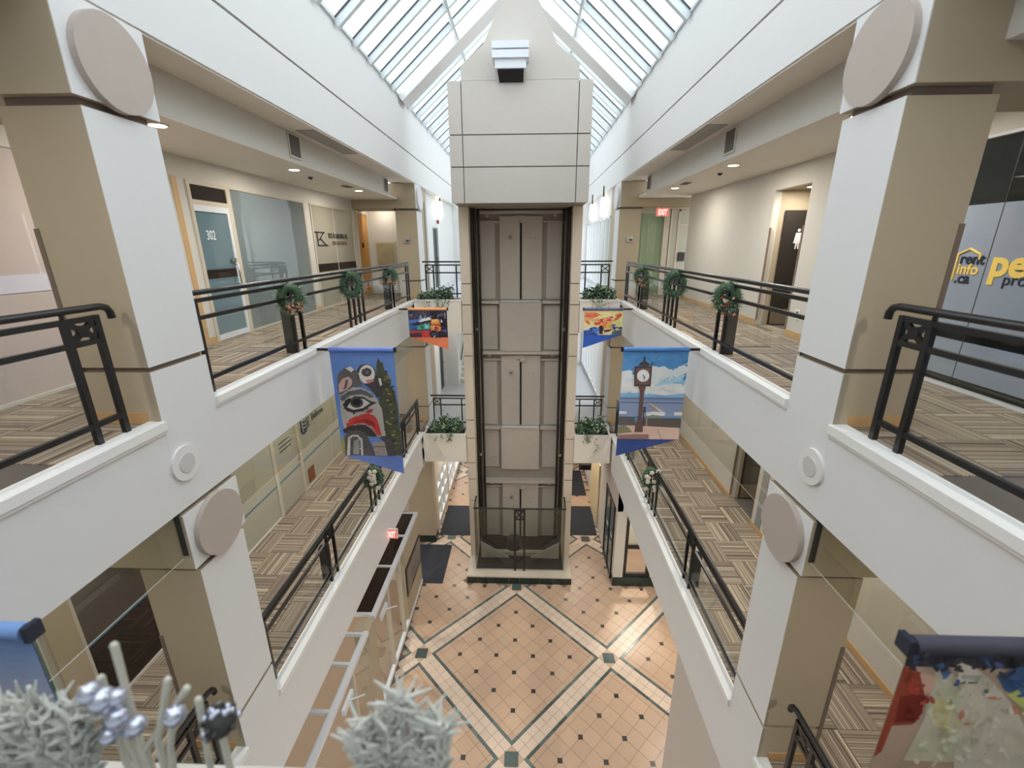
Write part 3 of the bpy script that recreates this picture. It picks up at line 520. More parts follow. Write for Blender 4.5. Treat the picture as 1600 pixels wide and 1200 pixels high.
struct(bx('wall_suite_right_far', MATS['suite_wall'], X(1, DN), X(1, DN+1.7), 6, 6.1, 0, 2.8)); struct(bx('ceiling_suite_right', CEIL, X(1, DN), X(1, DN+1.7), YB, 6, 2.76, 2.8))
# far end of the right top corridor: glazed front with green blinds, glass door, exit sign
t = sempty('window_5', (3.6, 14.0, 0)); bx('pane', PANE, 3.2, 4.0, 14.0, 14.01, .05, 2.35, t); bx('frame', ALUC, 4.0, 4.16, 13.95, 14.1, 0, 2.45, t); bx('top_frame', ALUC, 3.2, 4.0, 13.97, 14.05, 2.35, 2.45, t); bx('room_wall', BLIND, 3.0, 4.1, 14.6, 14.65, 0, 2.7, t)
for k in range(9): bx('blind_slat', BLIND, 3.21+k*.088, 3.285+k*.088, 14.06+.012*(k % 2), 14.075+.012*(k % 2), .05, 2.33, t)
struct(bx('wall_lintel_upper_right', TAN, X(1, .66), X(1, 3.1), 13.36, 13.9, 2.45, 2.72)); struct(bx('wall_end_upper_right', TAN, 4.16, 5.6, 14.1, 14.2, 0, 2.76)); struct(bx('wall_step_upper_right', CREAM, 4.48, 5.6, 12.8, 12.9, 0, 2.76))
d = sempty('door_4', (4.5, 14.0, 0))
for x0, x1, z0, z1 in ((4.2, 4.25, 0, 2.45), (4.42, 4.47, 0, 2.45), (5.1, 5.15, 0, 2.45), (4.25, 5.1, 2.40, 2.45), (4.47, 5.1, 2.0, 2.05)): bx('frame', ALUC, x0, x1, 13.98, 14.06, z0, z1, d)
bx('side_pane', GREENF, 4.25, 4.42, 14.0, 14.01, .02, 2.4, d); bx('leaf', GREENF, 4.47, 5.1, 14.0, 14.01, .02, 2.0, d); bx('transom_pane', GREENF, 4.47, 5.1, 14.0, 14.01, 2.05, 2.4, d); bx('push_bar', BLKP, 4.5, 4.7, 13.96, 13.99, 1.0, 1.25, d)
def exit_sign(label, c, xd, w_=.36, h=.2, face=(0, -1, 0)):
    t = thing('exit_sign', label, 'sign', c); c = Vector(c); xd = Vector(xd); n = xd.cross(Vector((0, 0, 1)))
    q = lambda a, b, dd: c+xd*a+Vector((0, 0, b))+n*dd
    MB().prism([q(-w_/2, 0, 0), q(w_/2, 0, 0), q(w_/2, h, 0), q(-w_/2, h, 0)], n*-.06).build('housing', SPK, t)
    fc = MB().prism([q(-w_/2+.015, .012, .004), q(w_/2-.015, .012, .004), q(w_/2-.015, h-.012, .004), q(-w_/2+.015, h-.012, .004)], n*-.004).build('face', REDS, t)
    text_mb('EXIT', h*.95, q(0, .035, .006), xd, (0, 0, 1), align='CENTER', squeeze=w_*.8/(2.25*h*.95), bold=.003).build('letters', EXW, fc); return t
exit_sign('red EXIT sign above the green blinds at the right top corridor end', (3.76, 13.34, 2.23), (1, 0, 0), .34, .22)
exit_sign('small red EXIT sign under the bridge left of the elevator', (-2.55, 13.28, -5.42), (1, 0, 0), .36, .16)
exit_sign('red EXIT sign standing out from the left ground shop front', (-3.1, 8.6, -4.98), (1, 0, 0), .3, .24)
# middle floor corridors
DL = WALL[(-1, Z2)]
t = sempty('wall_left_middle', (X(-1, DL), 8, Z2)); zt = -1.02
for y0, y1, z0 in ((11.95, 14.0, Z2), (YB, 11.95, -1.5)): seg(t, 'wall_piece', CREAM, -1, DL, y0, y1, z0, zt)
bx('room_behind', GREENF, X(-1, DL+.3), X(-1, DL+.35), 4.9, 12, Z2, zt, t); seg(t, 'wall_piece', CREAM, -1, DL, 5.7, 5.95, Z2, -1.5); bx('baseboard', WOODT, X(-1, DL-.012), X(-1, DL), 11.95, 14, Z2, Z2+.1, t)
win(6, -1, DL, 5.95, 7.9, Z2, -1.5, GREENF, CREAM, ())
d = sempty('door_5', (X(-1, DL), 8.4, Z2)); bx('leaf', GREENF, X(-1, DL), X(-1, DL+.012), 7.96, 8.84, Z2+.02, -1.53, d)
for y0, y1 in ((7.9, 7.96), (8.84, 8.9)): bx('frame', ALUC, X(-1, DL-.02), X(-1, DL+.03), y0, y1, Z2, -1.5, d)
MB().tube([(X(-1, DL-.02), 8.74, Z2+.9), (X(-1, DL-.07), 8.74, Z2+.9), (X(-1, DL-.07), 8.74, Z2+1.2), (X(-1, DL-.02), 8.74, Z2+1.2)], .011, 6).build('handle', CHROME, d)
m = MB()
for k, L_ in enumerate((.42, .5, .46)): m.box(X(-1, DL-.006), X(-1, DL-.003), 8.15, 8.15+L_, -2.42-.09*k-.02, -2.42-.09*k)
m.build('notice_lines', TXT, d)
w7 = win(7, -1, DL, 8.9, 11.95, Z2, -1.5, GREENF, ALUC, (10.4,)); tx = X(-1, DL-.008)
text_mb('Believe', .23, (tx, 9.6, -2.47), (0, 1, 0), (0, 0, 1), squeeze=.95).build('sign_name', TXT, w7)
m = MB()
m.tube([(tx, 9.1, -2.3), (tx, 9.1, -2.56), (tx, 9.16, -2.62), (tx, 9.3, -2.6)], .022, 6)
for k in range(3): m.tube([(tx, 9.2, -2.36-.09*k), (tx, 9.32, -2.38-.09*k), (tx, 9.46, -2.33-.09*k)], .02, 6)
m.build('logo', TXT, w7); bx('notice', mat('brown_notice', (136, 84, 62), .6), X(-1, DL-.01), X(-1, DL-.004), 9.1, 9.4, Z2+.1, Z2+.45, w7)
bx('blue_line', BLUEL, X(-1, DL-.006), X(-1, DL-.003), 5.98, 11.9, Z2+.72, Z2+.75, w7)
# near part of the left middle corridor: dark shop glass with a blue line, cream frame, green glass
w8 = win(8, -1, DL, 3.78, 5.7, Z2, -1.5, SMOKE, CREAM, (), fw=.06); bx('blue_line', BLUEL, X(-1, DL-.008), X(-1, DL-.004), 3.84, 5.65, Z2+.95, Z2+.99, w8)
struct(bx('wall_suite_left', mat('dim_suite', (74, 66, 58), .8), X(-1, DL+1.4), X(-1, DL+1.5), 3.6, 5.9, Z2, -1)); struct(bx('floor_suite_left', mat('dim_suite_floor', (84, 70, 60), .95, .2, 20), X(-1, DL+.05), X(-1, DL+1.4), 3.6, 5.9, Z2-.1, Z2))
t = sempty('wall_near_middle_left', (X(-1, DL), 3.6, Z2)); seg(t, 'wall_piece', TAN, -1, DL-.05, 3.5, 3.78, Z2, -1.02); win(9, -1, DL, YB, 3.5, Z2, -1.5, GREEN2, CREAM, (1.2,))
DQ = WALL[(1, Z2)]
t = sempty('wall_right_middle', (X(1, DQ), 9, Z2))
for y0, y1, z0 in ((8.9, 14.0, Z2), (7.9, 8.9, -1.6), (5.0, 7.9, Z2), (YB, 5.0, -1.5)): seg(t, 'wall_piece', CREAM, 1, DQ, y0, y1, z0, -1.02)
seg(t, 'alcove_far', TAN, 1, DQ+.12, 8.9, 9.0, Z2, -1.4, 1.2); seg(t, 'alcove_back', TAN, 1, DQ+1.3, 7.8, 9, Z2, -1.4); seg(t, 'alcove_near', TAN, 1, DQ+.12, 7.8, 7.9, Z2, -1.4, 1.2); seg(t, 'alcove_ceiling', TAN, 1, DQ+.12, 7.9, 8.9, -1.6, -1.5, 1.2)
bx('baseboard', WOODT, X(1, DQ-.014), X(1, DQ), 8.9, 14, Z2, Z2+.1, t); bx('corner_guard', GROOVE, X(1, DQ-.01), X(1, DQ+.01), 8.86, 8.9, Z2+.1, Z2+1.7, t); bx('stone_trim', mat('grey_stone_trim', (146, 148, 150), .6, .2, 20), X(1, DQ-.012), X(1, DQ), 7.55, 7.75, Z2, Z2+1.9, t)
seg(t, 'wall_piece', CREAM, 1, DQ, YB, 5.0, Z2, -1.5)
bx('baseboard', WOODT, X(1, DQ-.014), X(1, DQ), YB, 7.9, Z2, Z2+.1, t)
d = sempty('door_6', (5.1, 8.88, Z2)); bx('leaf', DOORB, 4.75, 5.6, 8.86, 8.9, Z2+.01, Z2+2.05, d); bx('kick_plate', KICK, 4.77, 5.58, 8.85, 8.86, Z2+.03, Z2+.35, d)
q = thing('wall_outlet', 'small outlet on the right middle floor wall near the column', 'outlet', (X(1, DQ), 6.5, Z2+.3)); bx('plate', SPK, X(1, DQ-.01), X(1, DQ), 6.44, 6.56, Z2+.3, Z2+.46, q); bx('sockets', BLKP, X(1, DQ-.014), X(1, DQ-.01), 6.475, 6.525, Z2+.33, Z2+.43, q)
for s in (-1, 1): struct(bx(f'wall_end_middle_{SIDE[s]}', CREAM if s < 0 else TAN, X(s, .65), X(s, 2.1), 13.9, 14.0, Z2, -1.02))
# ------------------------------------------------------------------ far end behind the elevator
for z in (0, Z2):
    zt_ = 3.15 if z == 0 else -.85
    t = sempty(f'wall_far_left_{LVL[z]}', (-3.3, 17, z))
    bx('pier', TAN, -3.4, -3.2, 13.98, 14.9, z, zt_, t); bx('wall_piece', W, -3.45, -3.3, 14.9, 16.1, z, zt_, t); bx('wall_piece', W, -3.45, -3.3, 17.05, YE, z, zt_, t); bx('wall_piece', W, -3.45, -3.3, 16.1, 17.05, z+2.1, zt_, t)
    d = sempty(f'door_{7 if z == 0 else 8}', (-3.35, 16.57, z)); bx('leaf', DOORK, -3.4, -3.34, 16.14, 17.01, z+.01, z+2.06, d); bx('frame', W, -3.46, -3.28, 16.1, 16.14, z, z+2.1, d); bx('frame', W, -3.46, -3.28, 17.01, 17.05, z, z+2.1, d); bx('handle', CHROME, -3.34, -3.29, 16.9, 16.96, z+1, z+1.04, d)
    t = sempty(f'wall_far_right_{LVL[z]}', (2.7, 17, z)); bx('pier', TAN, 2.6, 2.8, 13.98, 14.9, z, zt_, t); bx('wall_piece', W, 2.62, 2.75, 14.9, YE, z+2.35, zt_, t); bx('kerb', W, 2.62, 2.75, 14.9, YE, z, z+.12, t)
    d = sempty(f'window_{10 if z == 0 else 11}', (2.68, 17.5, z))
    for k in range(8):
        y = 14.95+k*.79; bx('mullion', ALU, 2.6, 2.74, y, y+.09, z+.12, z+2.35, d)
        if k < 7: bx('pane', PANE, 2.67, 2.68, y+.09, y+.79, z+.12, z+2.35, d)
    bx('head', ALU, 2.6, 2.74, 14.95, YE, z+2.28, z+2.35, d)
struct(bx('wall_far_end', W, -3.5, 2.8, YE, YE+.12, Z2-.9, 4.93)); 
MB().prism([(-A, YE, 4.93), (B, YE, 4.93), (XR, YE, ZR)], (0, .1, 0)).build('wall_far_gable', W)['kind'] = 'structure'
st = thing('staircase', 'pale staircase climbing behind the elevator on the middle floor', 'stairs', (-2.1, 18.9, Z2))
for k in range(12): bx('step', TAUPE, -2.75, -1.3, 17.5+k*.26, 17.5+(k+1)*.26, Z2, Z2+.18*(k+1)-.03, st); bx('nosing', CAP, -2.75, -1.3, 17.48+k*.26, 17.5+(k+1)*.26, Z2+.18*(k+1)-.03, Z2+.18*(k+1), st)
bx('stringer_wall', W, -3.29, -2.75, 17.1, YE, Z2, -.92, st); MB().tube([(-2.68, 17.45, Z2+1.0), (-2.68, 20.4, Z2+3.0)], .025, 8).build('handrail', BLK, st)
def pendant(label, c):
    t = thing('pendant_lamp', label, 'lamp', (c[0], c[1], c[2]-.4)); bx('bracket', BLKP, c[0]-.02, c[0]+.02, c[1]-.05, c[1]+.05, c[2]+.25, c[2]+.6, t)
    MB().tube([(c[0], c[1], c[2]-.35), (c[0], c[1], c[2]-.2), (c[0], c[1], c[2]+.25)], [.05, .1, .07], 12).build('shade', LAMP, t); return t
pendant('glowing wall lamp above the far black door on the left', (-3.2, 17.3, 2.75)); pendant('nearer glowing lamp above the far right windows', (2.55, 16.2, 2.75)); pendant('farther glowing lamp above the far right windows', (2.55, 18.9, 2.75))
bell = thing('fire_bell', 'small red bell beside the far left lamp', 'alarm', (-3.25, 16.95, 2.2)); MB().ball((-3.24, 16.95, 2.3), .09, sq=(.5, 1, 1)).build('gong', BERRY, bell); bx('mount', SPK, -3.3, -3.26, 16.9, 17, 2.25, 2.35, bell)
# ------------------------------------------------------------------ ground floor sides
XS = -3.16
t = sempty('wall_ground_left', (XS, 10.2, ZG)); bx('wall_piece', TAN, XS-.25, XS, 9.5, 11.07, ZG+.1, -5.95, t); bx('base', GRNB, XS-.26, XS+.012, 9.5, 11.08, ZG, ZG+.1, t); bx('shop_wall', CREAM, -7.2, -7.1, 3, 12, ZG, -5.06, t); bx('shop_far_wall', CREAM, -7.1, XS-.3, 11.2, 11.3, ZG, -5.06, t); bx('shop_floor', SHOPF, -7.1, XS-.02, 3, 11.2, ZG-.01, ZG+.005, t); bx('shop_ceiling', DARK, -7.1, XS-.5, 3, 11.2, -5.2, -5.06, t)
p = thing('framed_picture', 'black framed picture on the ground wall by the dark mat', 'picture', (XS, 10.28, -7.5)); bx('frame', BLK, XS, XS+.03, 9.52, 11.03, -7.5, -6.65, p); bx('print', mat('grey_print', (128, 122, 120), .3, .3, 3), XS+.03, XS+.034, 9.6, 10.95, -7.42, -6.73, p)
def storefront(n, y0, y1, mull, lids):
    t = sempty(f'window_{n}', (XS, (y0+y1)/2, ZG)); bx('base_rail', ALU, XS-.06, XS+.02, y0, y1, ZG+.08, ZG+.2, t); bx('base', GRNB, XS-.06, XS+.01, y0, y1, ZG, ZG+.08, t); bx('head', ALU, XS-.08, XS+.02, y0, y1, -5.99, -5.9, t); bx('inner_head', ALU, XS-.12, XS-.08, y0, y1, -6.06, -5.96, t)
    for y in mull: bx('mullion', ALUC, XS-.08, XS+.01, y-.045, y+.045, ZG+.2, -5.99, t)
    ed = sorted([y0]+list(mull)+[y1])
    for a, b in zip(ed, ed[1:]): bx('pane', PANE, XS-.035, XS-.025, a+.05, b-.05, ZG+.2, -5.99, t)
    for a, b in zip(lids, lids[1:]): bx('lid_pane', SMOKE if y0 > 7 else PANE, XS-.75, XS-.1, a+.03, b-.03, -5.95, -5.94, t)
    for y in lids: bx('lid_bar', ALU, XS-.75, XS-.06, y-.03, y+.03, -5.98, -5.91, t)
    bx('lid_back', ALU, XS-.8, XS-.75, y0, y1, -5.98, -5.91, t); return t
sf = storefront(12, 7.28, 11.07, (9.15, 8.2), (7.35, 8.8, 9.98, 11.04))
storefront(13, 3.6, 6.9, (6.08,), (3.7, 5.3, 6.18, 6.85))
bx('pilaster', TAN, XS-.3, XS+.01, 6.92, 7.26, ZG, -5.94, t)
for y in (7.75, 5.7):
    q = thing('door_closer', 'white door closer arm on the ' + ('farther' if y > 7 else 'nearer') + ' left shop door', 'door closer', (XS, y, -6.4)); bx('body', ALU, XS, XS+.06, y-.2, y+.2, -6.3, -6.18, q); MB().tube([(XS+.04, y, -6.2), (XS+.3, y+.12, -6.2)], .014, 6).build('arm', ALU, q)
# ground left, beyond: pier and bright shop windows
t = sempty('wall_ground_far_left', (-3.4, 15, ZG)); bx('pier', TAN, -3.74, -3.14, 13.1, 13.5, ZG+.25, -5.3, t); bx('pier_base', GRNB, -3.75, -3.13, 13.08, 13.5, ZG, ZG+.25, t); bx('wall_low', CREAM, -3.3, -3.15, 13.5, YE, ZG, ZG+.28, t); bx('wall_high', CREAM, -3.3, -3.15, 13.5, YE, -6.4, -4.8, t)
bx('wall_piece', CREAM, -3.3, -3.15, 13.5, 13.9, ZG+.28, -6.4, t); bx('wall_piece', CREAM, -3.3, -3.15, 15.75, 16.0, ZG+.28, -6.4, t); bx('niche_wall', TAN, -5.0, -3.74, 13.3, 13.4, ZG, -5.0, t); bx('niche_soffit', CEIL, -5.0, -3.15, 11.3, 13.4, -5.06, -5.0, t)
d = sempty('window_14', (-3.22, 15.5, ZG+.3))
for k in range(7): bx('mullion', ALU, -3.26, -3.16, 13.9+k*.62, 13.95+k*.62, ZG+.28, -6.4, d)
for k in range(6): bx('pane', PANE, -3.23, -3.22, 13.95+k*.62, 14.52+k*.62, ZG+.28, -6.4, d)
for z in (-7.5, -6.9): bx('glazing_bar', ALU, -3.25, -3.17, 13.9, 17.6, z, z+.04, d)
struct(bx('wall_ground_far_end', CREAM, -3.3, 2.8, YE, YE+.1, ZG, -4.8)); q = thing('radiator_bar', 'white bars along the far ground wall left of the elevator', 'rail', (-2.4, 18.5, -7.6)); 
for k in range(2): bx('bar', ALU, -3.14, -1.6, 18.6, 18.66, ZG+.5+.5*k, ZG+.62+.5*k, q)
for x in (-3.0, -1.8): bx('upright', ALU, x, x+.06, 18.66, 18.7, ZG, ZG+1.15, q)
def matt(label, x0, x1, y0, y1): tag(bx('entrance_mat', BLKM, x0, x1, y0, y1, ZG-.001, ZG+.012), label, 'mat')
matt('dark mat on the tiles by the left picture wall', -3.7, -2.55, 11.1, 12.93); matt('dark mat behind the elevator at left', -3.1, -2.0, 13.48, 15.36); matt('dark mat behind the elevator at right', 1.6, 2.55, 13.6, 15.45); matt('farthest dark mat on the right ground passage', 1.75, 2.5, 16.25, 18.4)
# ground right
t = sempty('wall_ground_right', (2.7, 12, ZG)); bx('wall_high', TAUPE, 2.62, 2.8, 11.17, 13.9, -5.86, -4.8, t); bx('pier', CREAM, 2.64, 2.93, 11.17, 11.4, ZG+.3, -5.04, t); bx('pier_base', GRNB, 2.63, 5, 11.15, 11.42, ZG, ZG+.3, t); bx('wall_piece', TAUPE, 2.62, 2.8, 12.8, 14.0, ZG, -5.86, t); bx('lintel', CREAM, 2.93, 4.9, 11.2, 11.4, -5.8, -5.04, t); bx('wall_piece', CREAM, 3.75, 4.9, 11.2, 11.4, ZG+.3, -5.8, t); bx('room_back', CREAM, 2.9, 4.9, 13.0, 13.1, ZG, -5.04, t); bx('outer_wall', CREAM, 4.9, 5.0, 3, 13.1, ZG, -5.04, t); bx('wall_high', CREAM, 2.62, 2.8, 14.0, YE, -5.9, -4.8, t); bx('wall_far', CREAM, 2.7, 2.8, 14.0, YE, ZG, -5.9, t)
d = sempty('door_9', (2.62, 12.1, ZG))
for y in (11.42, 12.05, 12.72): bx('frame', BLK, 2.6, 2.68, y, y+.07, ZG+.05, -5.86, d)
for z in (ZG+.05, -7.2, -5.93): bx('rail', BLK, 2.6, 2.68, 11.42, 12.79, z, z+.07, d)
for y in (11.49, 12.12): bx('pane', GREYF, 2.63, 2.64, y, y+.58, ZG+.1, -5.9, d)
d = sempty('window_15', (3.3, 11.25, ZG+.3))
for x0, x1, z0, z1 in ((2.93, 3.03, ZG+.3, -5.8), (3.62, 3.75, ZG+.3, -5.8), (3.03, 3.62, ZG+.3, ZG+.42), (3.03, 3.62, -7.15, -7.0), (3.03, 3.62, -5.9, -5.8)): bx('frame', BLK, x0, x1, 11.2, 11.28, z0, z1, d)
bx('pane', PANE, 3.03, 3.62, 11.23, 11.24, ZG+.42, -7.15, d); bx('pane', PANE, 3.03, 3.62, 11.23, 11.24, -7.0, -5.9, d)
t = thing('slat_screen', 'cream vertical slat screen along the far right ground wall', 'screen', (2.62, 14.9, ZG))
for k in range(14): bx('slat', mat('cream_slat', (226, 208, 168), .5) if k == 0 else MATS['cream_slat'], 2.57, 2.68, 14.05+k*.14, 14.15+k*.14, ZG+.02, -5.92, t)
q = thing('hanging_sign', 'small black framed sign under the bridge right of the elevator', 'sign', (1.94, 13.2, -5.6)); bx('panel', BLK, 1.74, 2.14, 13.18, 13.22, -5.62, -5.28, q)
for z0, z1 in ((-5.37, -5.34), (-5.43, -5.40)): bx('line', CREAM, 1.77, 2.11, 13.172, 13.18, z0, z1, q)
bx('inset', DARK, 1.82, 2.06, 13.17, 13.18, -5.6, -5.47, q)
# ------------------------------------------------------------------ recessed ceiling lamps
def downlight(x, y, z, label, watts=None, vis=True):
    t = thing('downlight', label, 'lamp', (x, y, z-.02)); n = 20
    MB().prism([(x+.1*math.cos(2*math.pi*k/n), y+.1*math.sin(2*math.pi*k/n), z-.012) for k in range(n)], (0, 0, .012)).build('trim_ring', CREAM, t)
    MB().prism([(x+.08*math.cos(2*math.pi*k/n), y+.08*math.sin(2*math.pi*k/n), z-.016) for k in range(n)], (0, 0, .004)).build('lens', LAMP, t)
    l = bpy.data.lights.new('lamp_light', 'AREA'); l.shape = 'DISK'; l.size = .16; l.energy = watts or DOWNLIGHT_W; l.color = (1, .935, .83)
    lo = bpy.data.objects.new('lamp_light', l); COL.objects.link(lo); lo.parent = t; lo.location = (0, 0, -.005)
PLC = {1.2: 'behind the near column', 5.2: 'just past the near column', 8.1: 'at mid corridor', 11.1: 'near the far end'}
for s in (-1, 1):
    for y in (1.2, 5.2, 8.1, 11.1): downlight(X(s, .8), y, 2.71, f'{SIDE[s]} top corridor ceiling lamp {PLC[y]}')
    for y in (1.2, 5.2, 8.1, 11.1): downlight(X(s, 1.0), y, -.85, f'{SIDE[s]} middle corridor ceiling lamp {PLC[y]}')
    k = tag(MB().tube([(X(s, .95), 9.0, 2.67), (X(s, .95), 9.0, 2.71)], [.02, .05], 10).build('sprinkler', BLKP), f'small sprinkler head in the {SIDE[s]} top corridor ceiling', 'sprinkler')
    k = tag(bx('ceiling_grille', VENT, X(s, .72), X(s, .86), 10.2, 10.55, 2.698, 2.71), f'small dark grille in the {SIDE[s]} top corridor ceiling', 'vent')
downlight(4.0, 8.4, -5.04, 'ground ceiling lamp under the right balcony', 60); bx('lid_plate', CEIL, X(1, .12), 4.9, 3, 11.2, -5.04, -5.0, sempty('ceiling_ground_right', (4, 7, -5.04)))
downlight(3.6, 12.2, -5.04, 'lamp inside the lit right ground room', 80); downlight(-5.2, 6.5, -5.2, 'nearer lamp in the left ground shop', 50); downlight(-5.2, 9.3, -5.2, 'farther lamp in the left ground shop', 50)
downlight(-2.5, 15.2, -4.86, 'left lamp under the bridge behind the elevator', 45); downlight(2.0, 15.2, -4.86, 'right lamp under the bridge behind the elevator', 45)
downlight(-2.4, 15.6, -.9, 'left added fill lamp over the middle floor bridge', 16); downlight(1.9, 15.6, -.9, 'right added fill lamp over the middle floor bridge', 16)  # added fill lamps: stand in for window daylight on the middle bridge
downlight(-4.4, 14.0, 2.71, 'lamp over the framed picture at the left top corridor end', 30); downlight(4.7, 8.1, 2.38, 'lamp inside the right top alcove', 12)
# ------------------------------------------------------------------ hanging banners
CM = {}
def colm(c):
    k = 'print_%d_%d_%d' % c
    if k not in CM: g = sum(c)/3; CM[k] = mat(k, tuple(min(250, (v+(g-v)*.13)*1.2+4) for v in c), .75, .10, 9)
    return CM[k]
def banner(label, s, y, xo, xi, zb, tail, conv, polys, back, band, tailc, low_inner=True, cap=NAVY):
    """cloth hung from a pole; xo outer edge, xi inner edge, zb bottom of the print, tail lowest point of the wedge"""
    t = thing('hanging_banner', label, 'banner', (xo, y, tail)); sg = 1 if xi > xo else -1; sw = 0
    n = 12; vs = []; fs = []; fy = lambda u: y+sw*math.sin(u*5.2+1)-sw*.4
    for i in range(n+1):
        u_ = i/n; x = xo+(xi-xo)*u_; vs += [(x, fy(u_), .02), (x, fy(u_), zb), (x, fy(u_), zb+(tail-zb)*u_)]
    m1 = MB(); m2 = MB()
    for i in range(n):
        a = 3*i; b_ = 3*i+3
        m1.add([vs[a], vs[b_], vs[b_+1], vs[a+1]], [(0, 1, 2, 3)]); m1.add([(v[0], v[1]+.003, v[2]) for v in (vs[a], vs[b_], vs[b_+1], vs[a+1])], [(3, 2, 1, 0)])
        m2.add([vs[a+1], vs[b_+1], vs[b_+2], vs[a+2]], [(0, 1, 2, 3)]); m2.add([(v[0], v[1]+.003, v[2]) for v in (vs[a+1], vs[b_+1], vs[b_+2], vs[a+2])], [(3, 2, 1, 0)])
    cloth = m1.build('cloth', colm(back), t); m2.build('tail', colm(tailc), t)
    if band: MB().tube([(xo, y-.004, 0), (xi, y-.004, 0)], .034, 10).build('pole_sleeve', colm(band), t)
    art = MB(); mats = []
    for k, (c, pts) in enumerate(polys):
        mm = colm(c)
        if mm not in mats: mats.append(mm)
        uvp = [conv(*p) for p in pts]; cl = []
        dense = []
        for p, q in zip(uvp, uvp[1:]+uvp[:1]):
            for j in range(4): dense.append((p[0]+(q[0]-p[0])*j/4, p[1]+(q[1]-p[1])*j/4))
        L = []
        for (u_, v_) in dense:
            u_ = min(1, max(0, u_)); v_ = min(1, max(0, v_))
            uu = u_ if xi > xo else 1-u_          # u runs left to right in the picture
            L.append((xo+(xi-xo)*uu, fy(uu)-.00012*(k+1)-.001, -.0+(zb)*v_))
        # centroid fan keeps gentle cloth waves, concave shapes use an ngon
        art.add(L, [tuple(range(len(L)))], mats.index(mm))
    if polys:
        o = art.build('printed_art', mats, cloth)
        bm = bmesh.new(); bm.from_mesh(o.data); bmesh.ops.triangulate(bm, faces=bm.faces); bm.to_mesh(o.data); bm.free()
    MB().tube([(X(s, .12), y, 0), (xi+sg*.02, y, 0)], .022, 8).build('pole', BLK, t)
    MB().prism([(xi+sg*.01, y-.03, -.035), (xi+sg*.01, y+.03, -.035), (xi+sg*.01, y+.03, .035), (xi+sg*.01, y-.03, .035)], (sg*.025, 0, 0)).build('pole_cap', cap, t)
    return t
def bil(tl, tr, bl, br):
    def f(x, y):
        v = (y-(tl[1]+tr[1])/2)/((bl[1]+br[1])/2-(tl[1]+tr[1])/2); l = tl[0]+(bl[0]-tl[0])*v; r = tr[0]+(br[0]-tr[0])*v
        return (x-l)/(r-l), v
    return f
def ell(cx, cy, rx, ry, n=16, rot=0): return [(cx+rx*math.cos(2*math.pi*k/n)*math.cos(rot)-ry*math.sin(2*math.pi*k/n)*math.sin(rot), cy+rx*math.cos(2*math.pi*k/n)*math.sin(rot)+ry*math.sin(2*math.pi*k/n)*math.cos(rot)) for k in range(n)]
def rc(x0, y0, x1, y1): return [(x0, y0), (x1, y0), (x1, y1), (x0, y1)]
rnd = random.Random(3)
def inside(x, y, p):
    r = False
    for (a, b), (c, d) in zip(p, p[1:]+p[:1]):
        if (b > y) != (d > y) and x < (c-a)*(y-b)/(d-b)+a: r = not r
    return r
def painterly(polys, xr, yr, n, size, seed, q=16):
    rr = random.Random(seed); out = list(polys)
    for _ in range(n):
        x, y = rr.uniform(*xr), rr.uniform(*yr); hit = [c for c, p in polys if inside(x, y, p)]
        if not hit: continue
        j = rr.choice((-1, 0, 0, 1))*q; c = tuple(max(8, min(246, v//8*8+j)) for v in hit[-1])
        out.append((c, ell(x+rr.uniform(-1, 1)*size*.5, y+rr.uniform(-1, 1)*size*.4, size*rr.uniform(.4, 1.1), size*rr.uniform(.2, .5), 8, rr.uniform(-1, 1))))
    return out
TR = []
TR.append(((64, 66, 50), [(455, 175), (470, 205), (490, 215), (500, 265), (525, 275), (530, 320), (555, 345), (550, 390), (580, 430), (590, 480), (605, 560), (612, 660), (625, 780), (640, 958), (520, 958), (480, 700), (440, 300), (442, 215)]))
for k in range(46):
    yy = rnd.uniform(300, 940); xx = rnd.uniform(488+(yy-300)*.07, 560+(yy-300)*.085); TR.append((rnd.choice(((104, 100, 66), (82, 84, 60), (128, 118, 72), (44, 46, 38))), ell(xx, yy, rnd.uniform(8, 20), rnd.uniform(4, 9), 7, rnd.uniform(-.6, .6))))
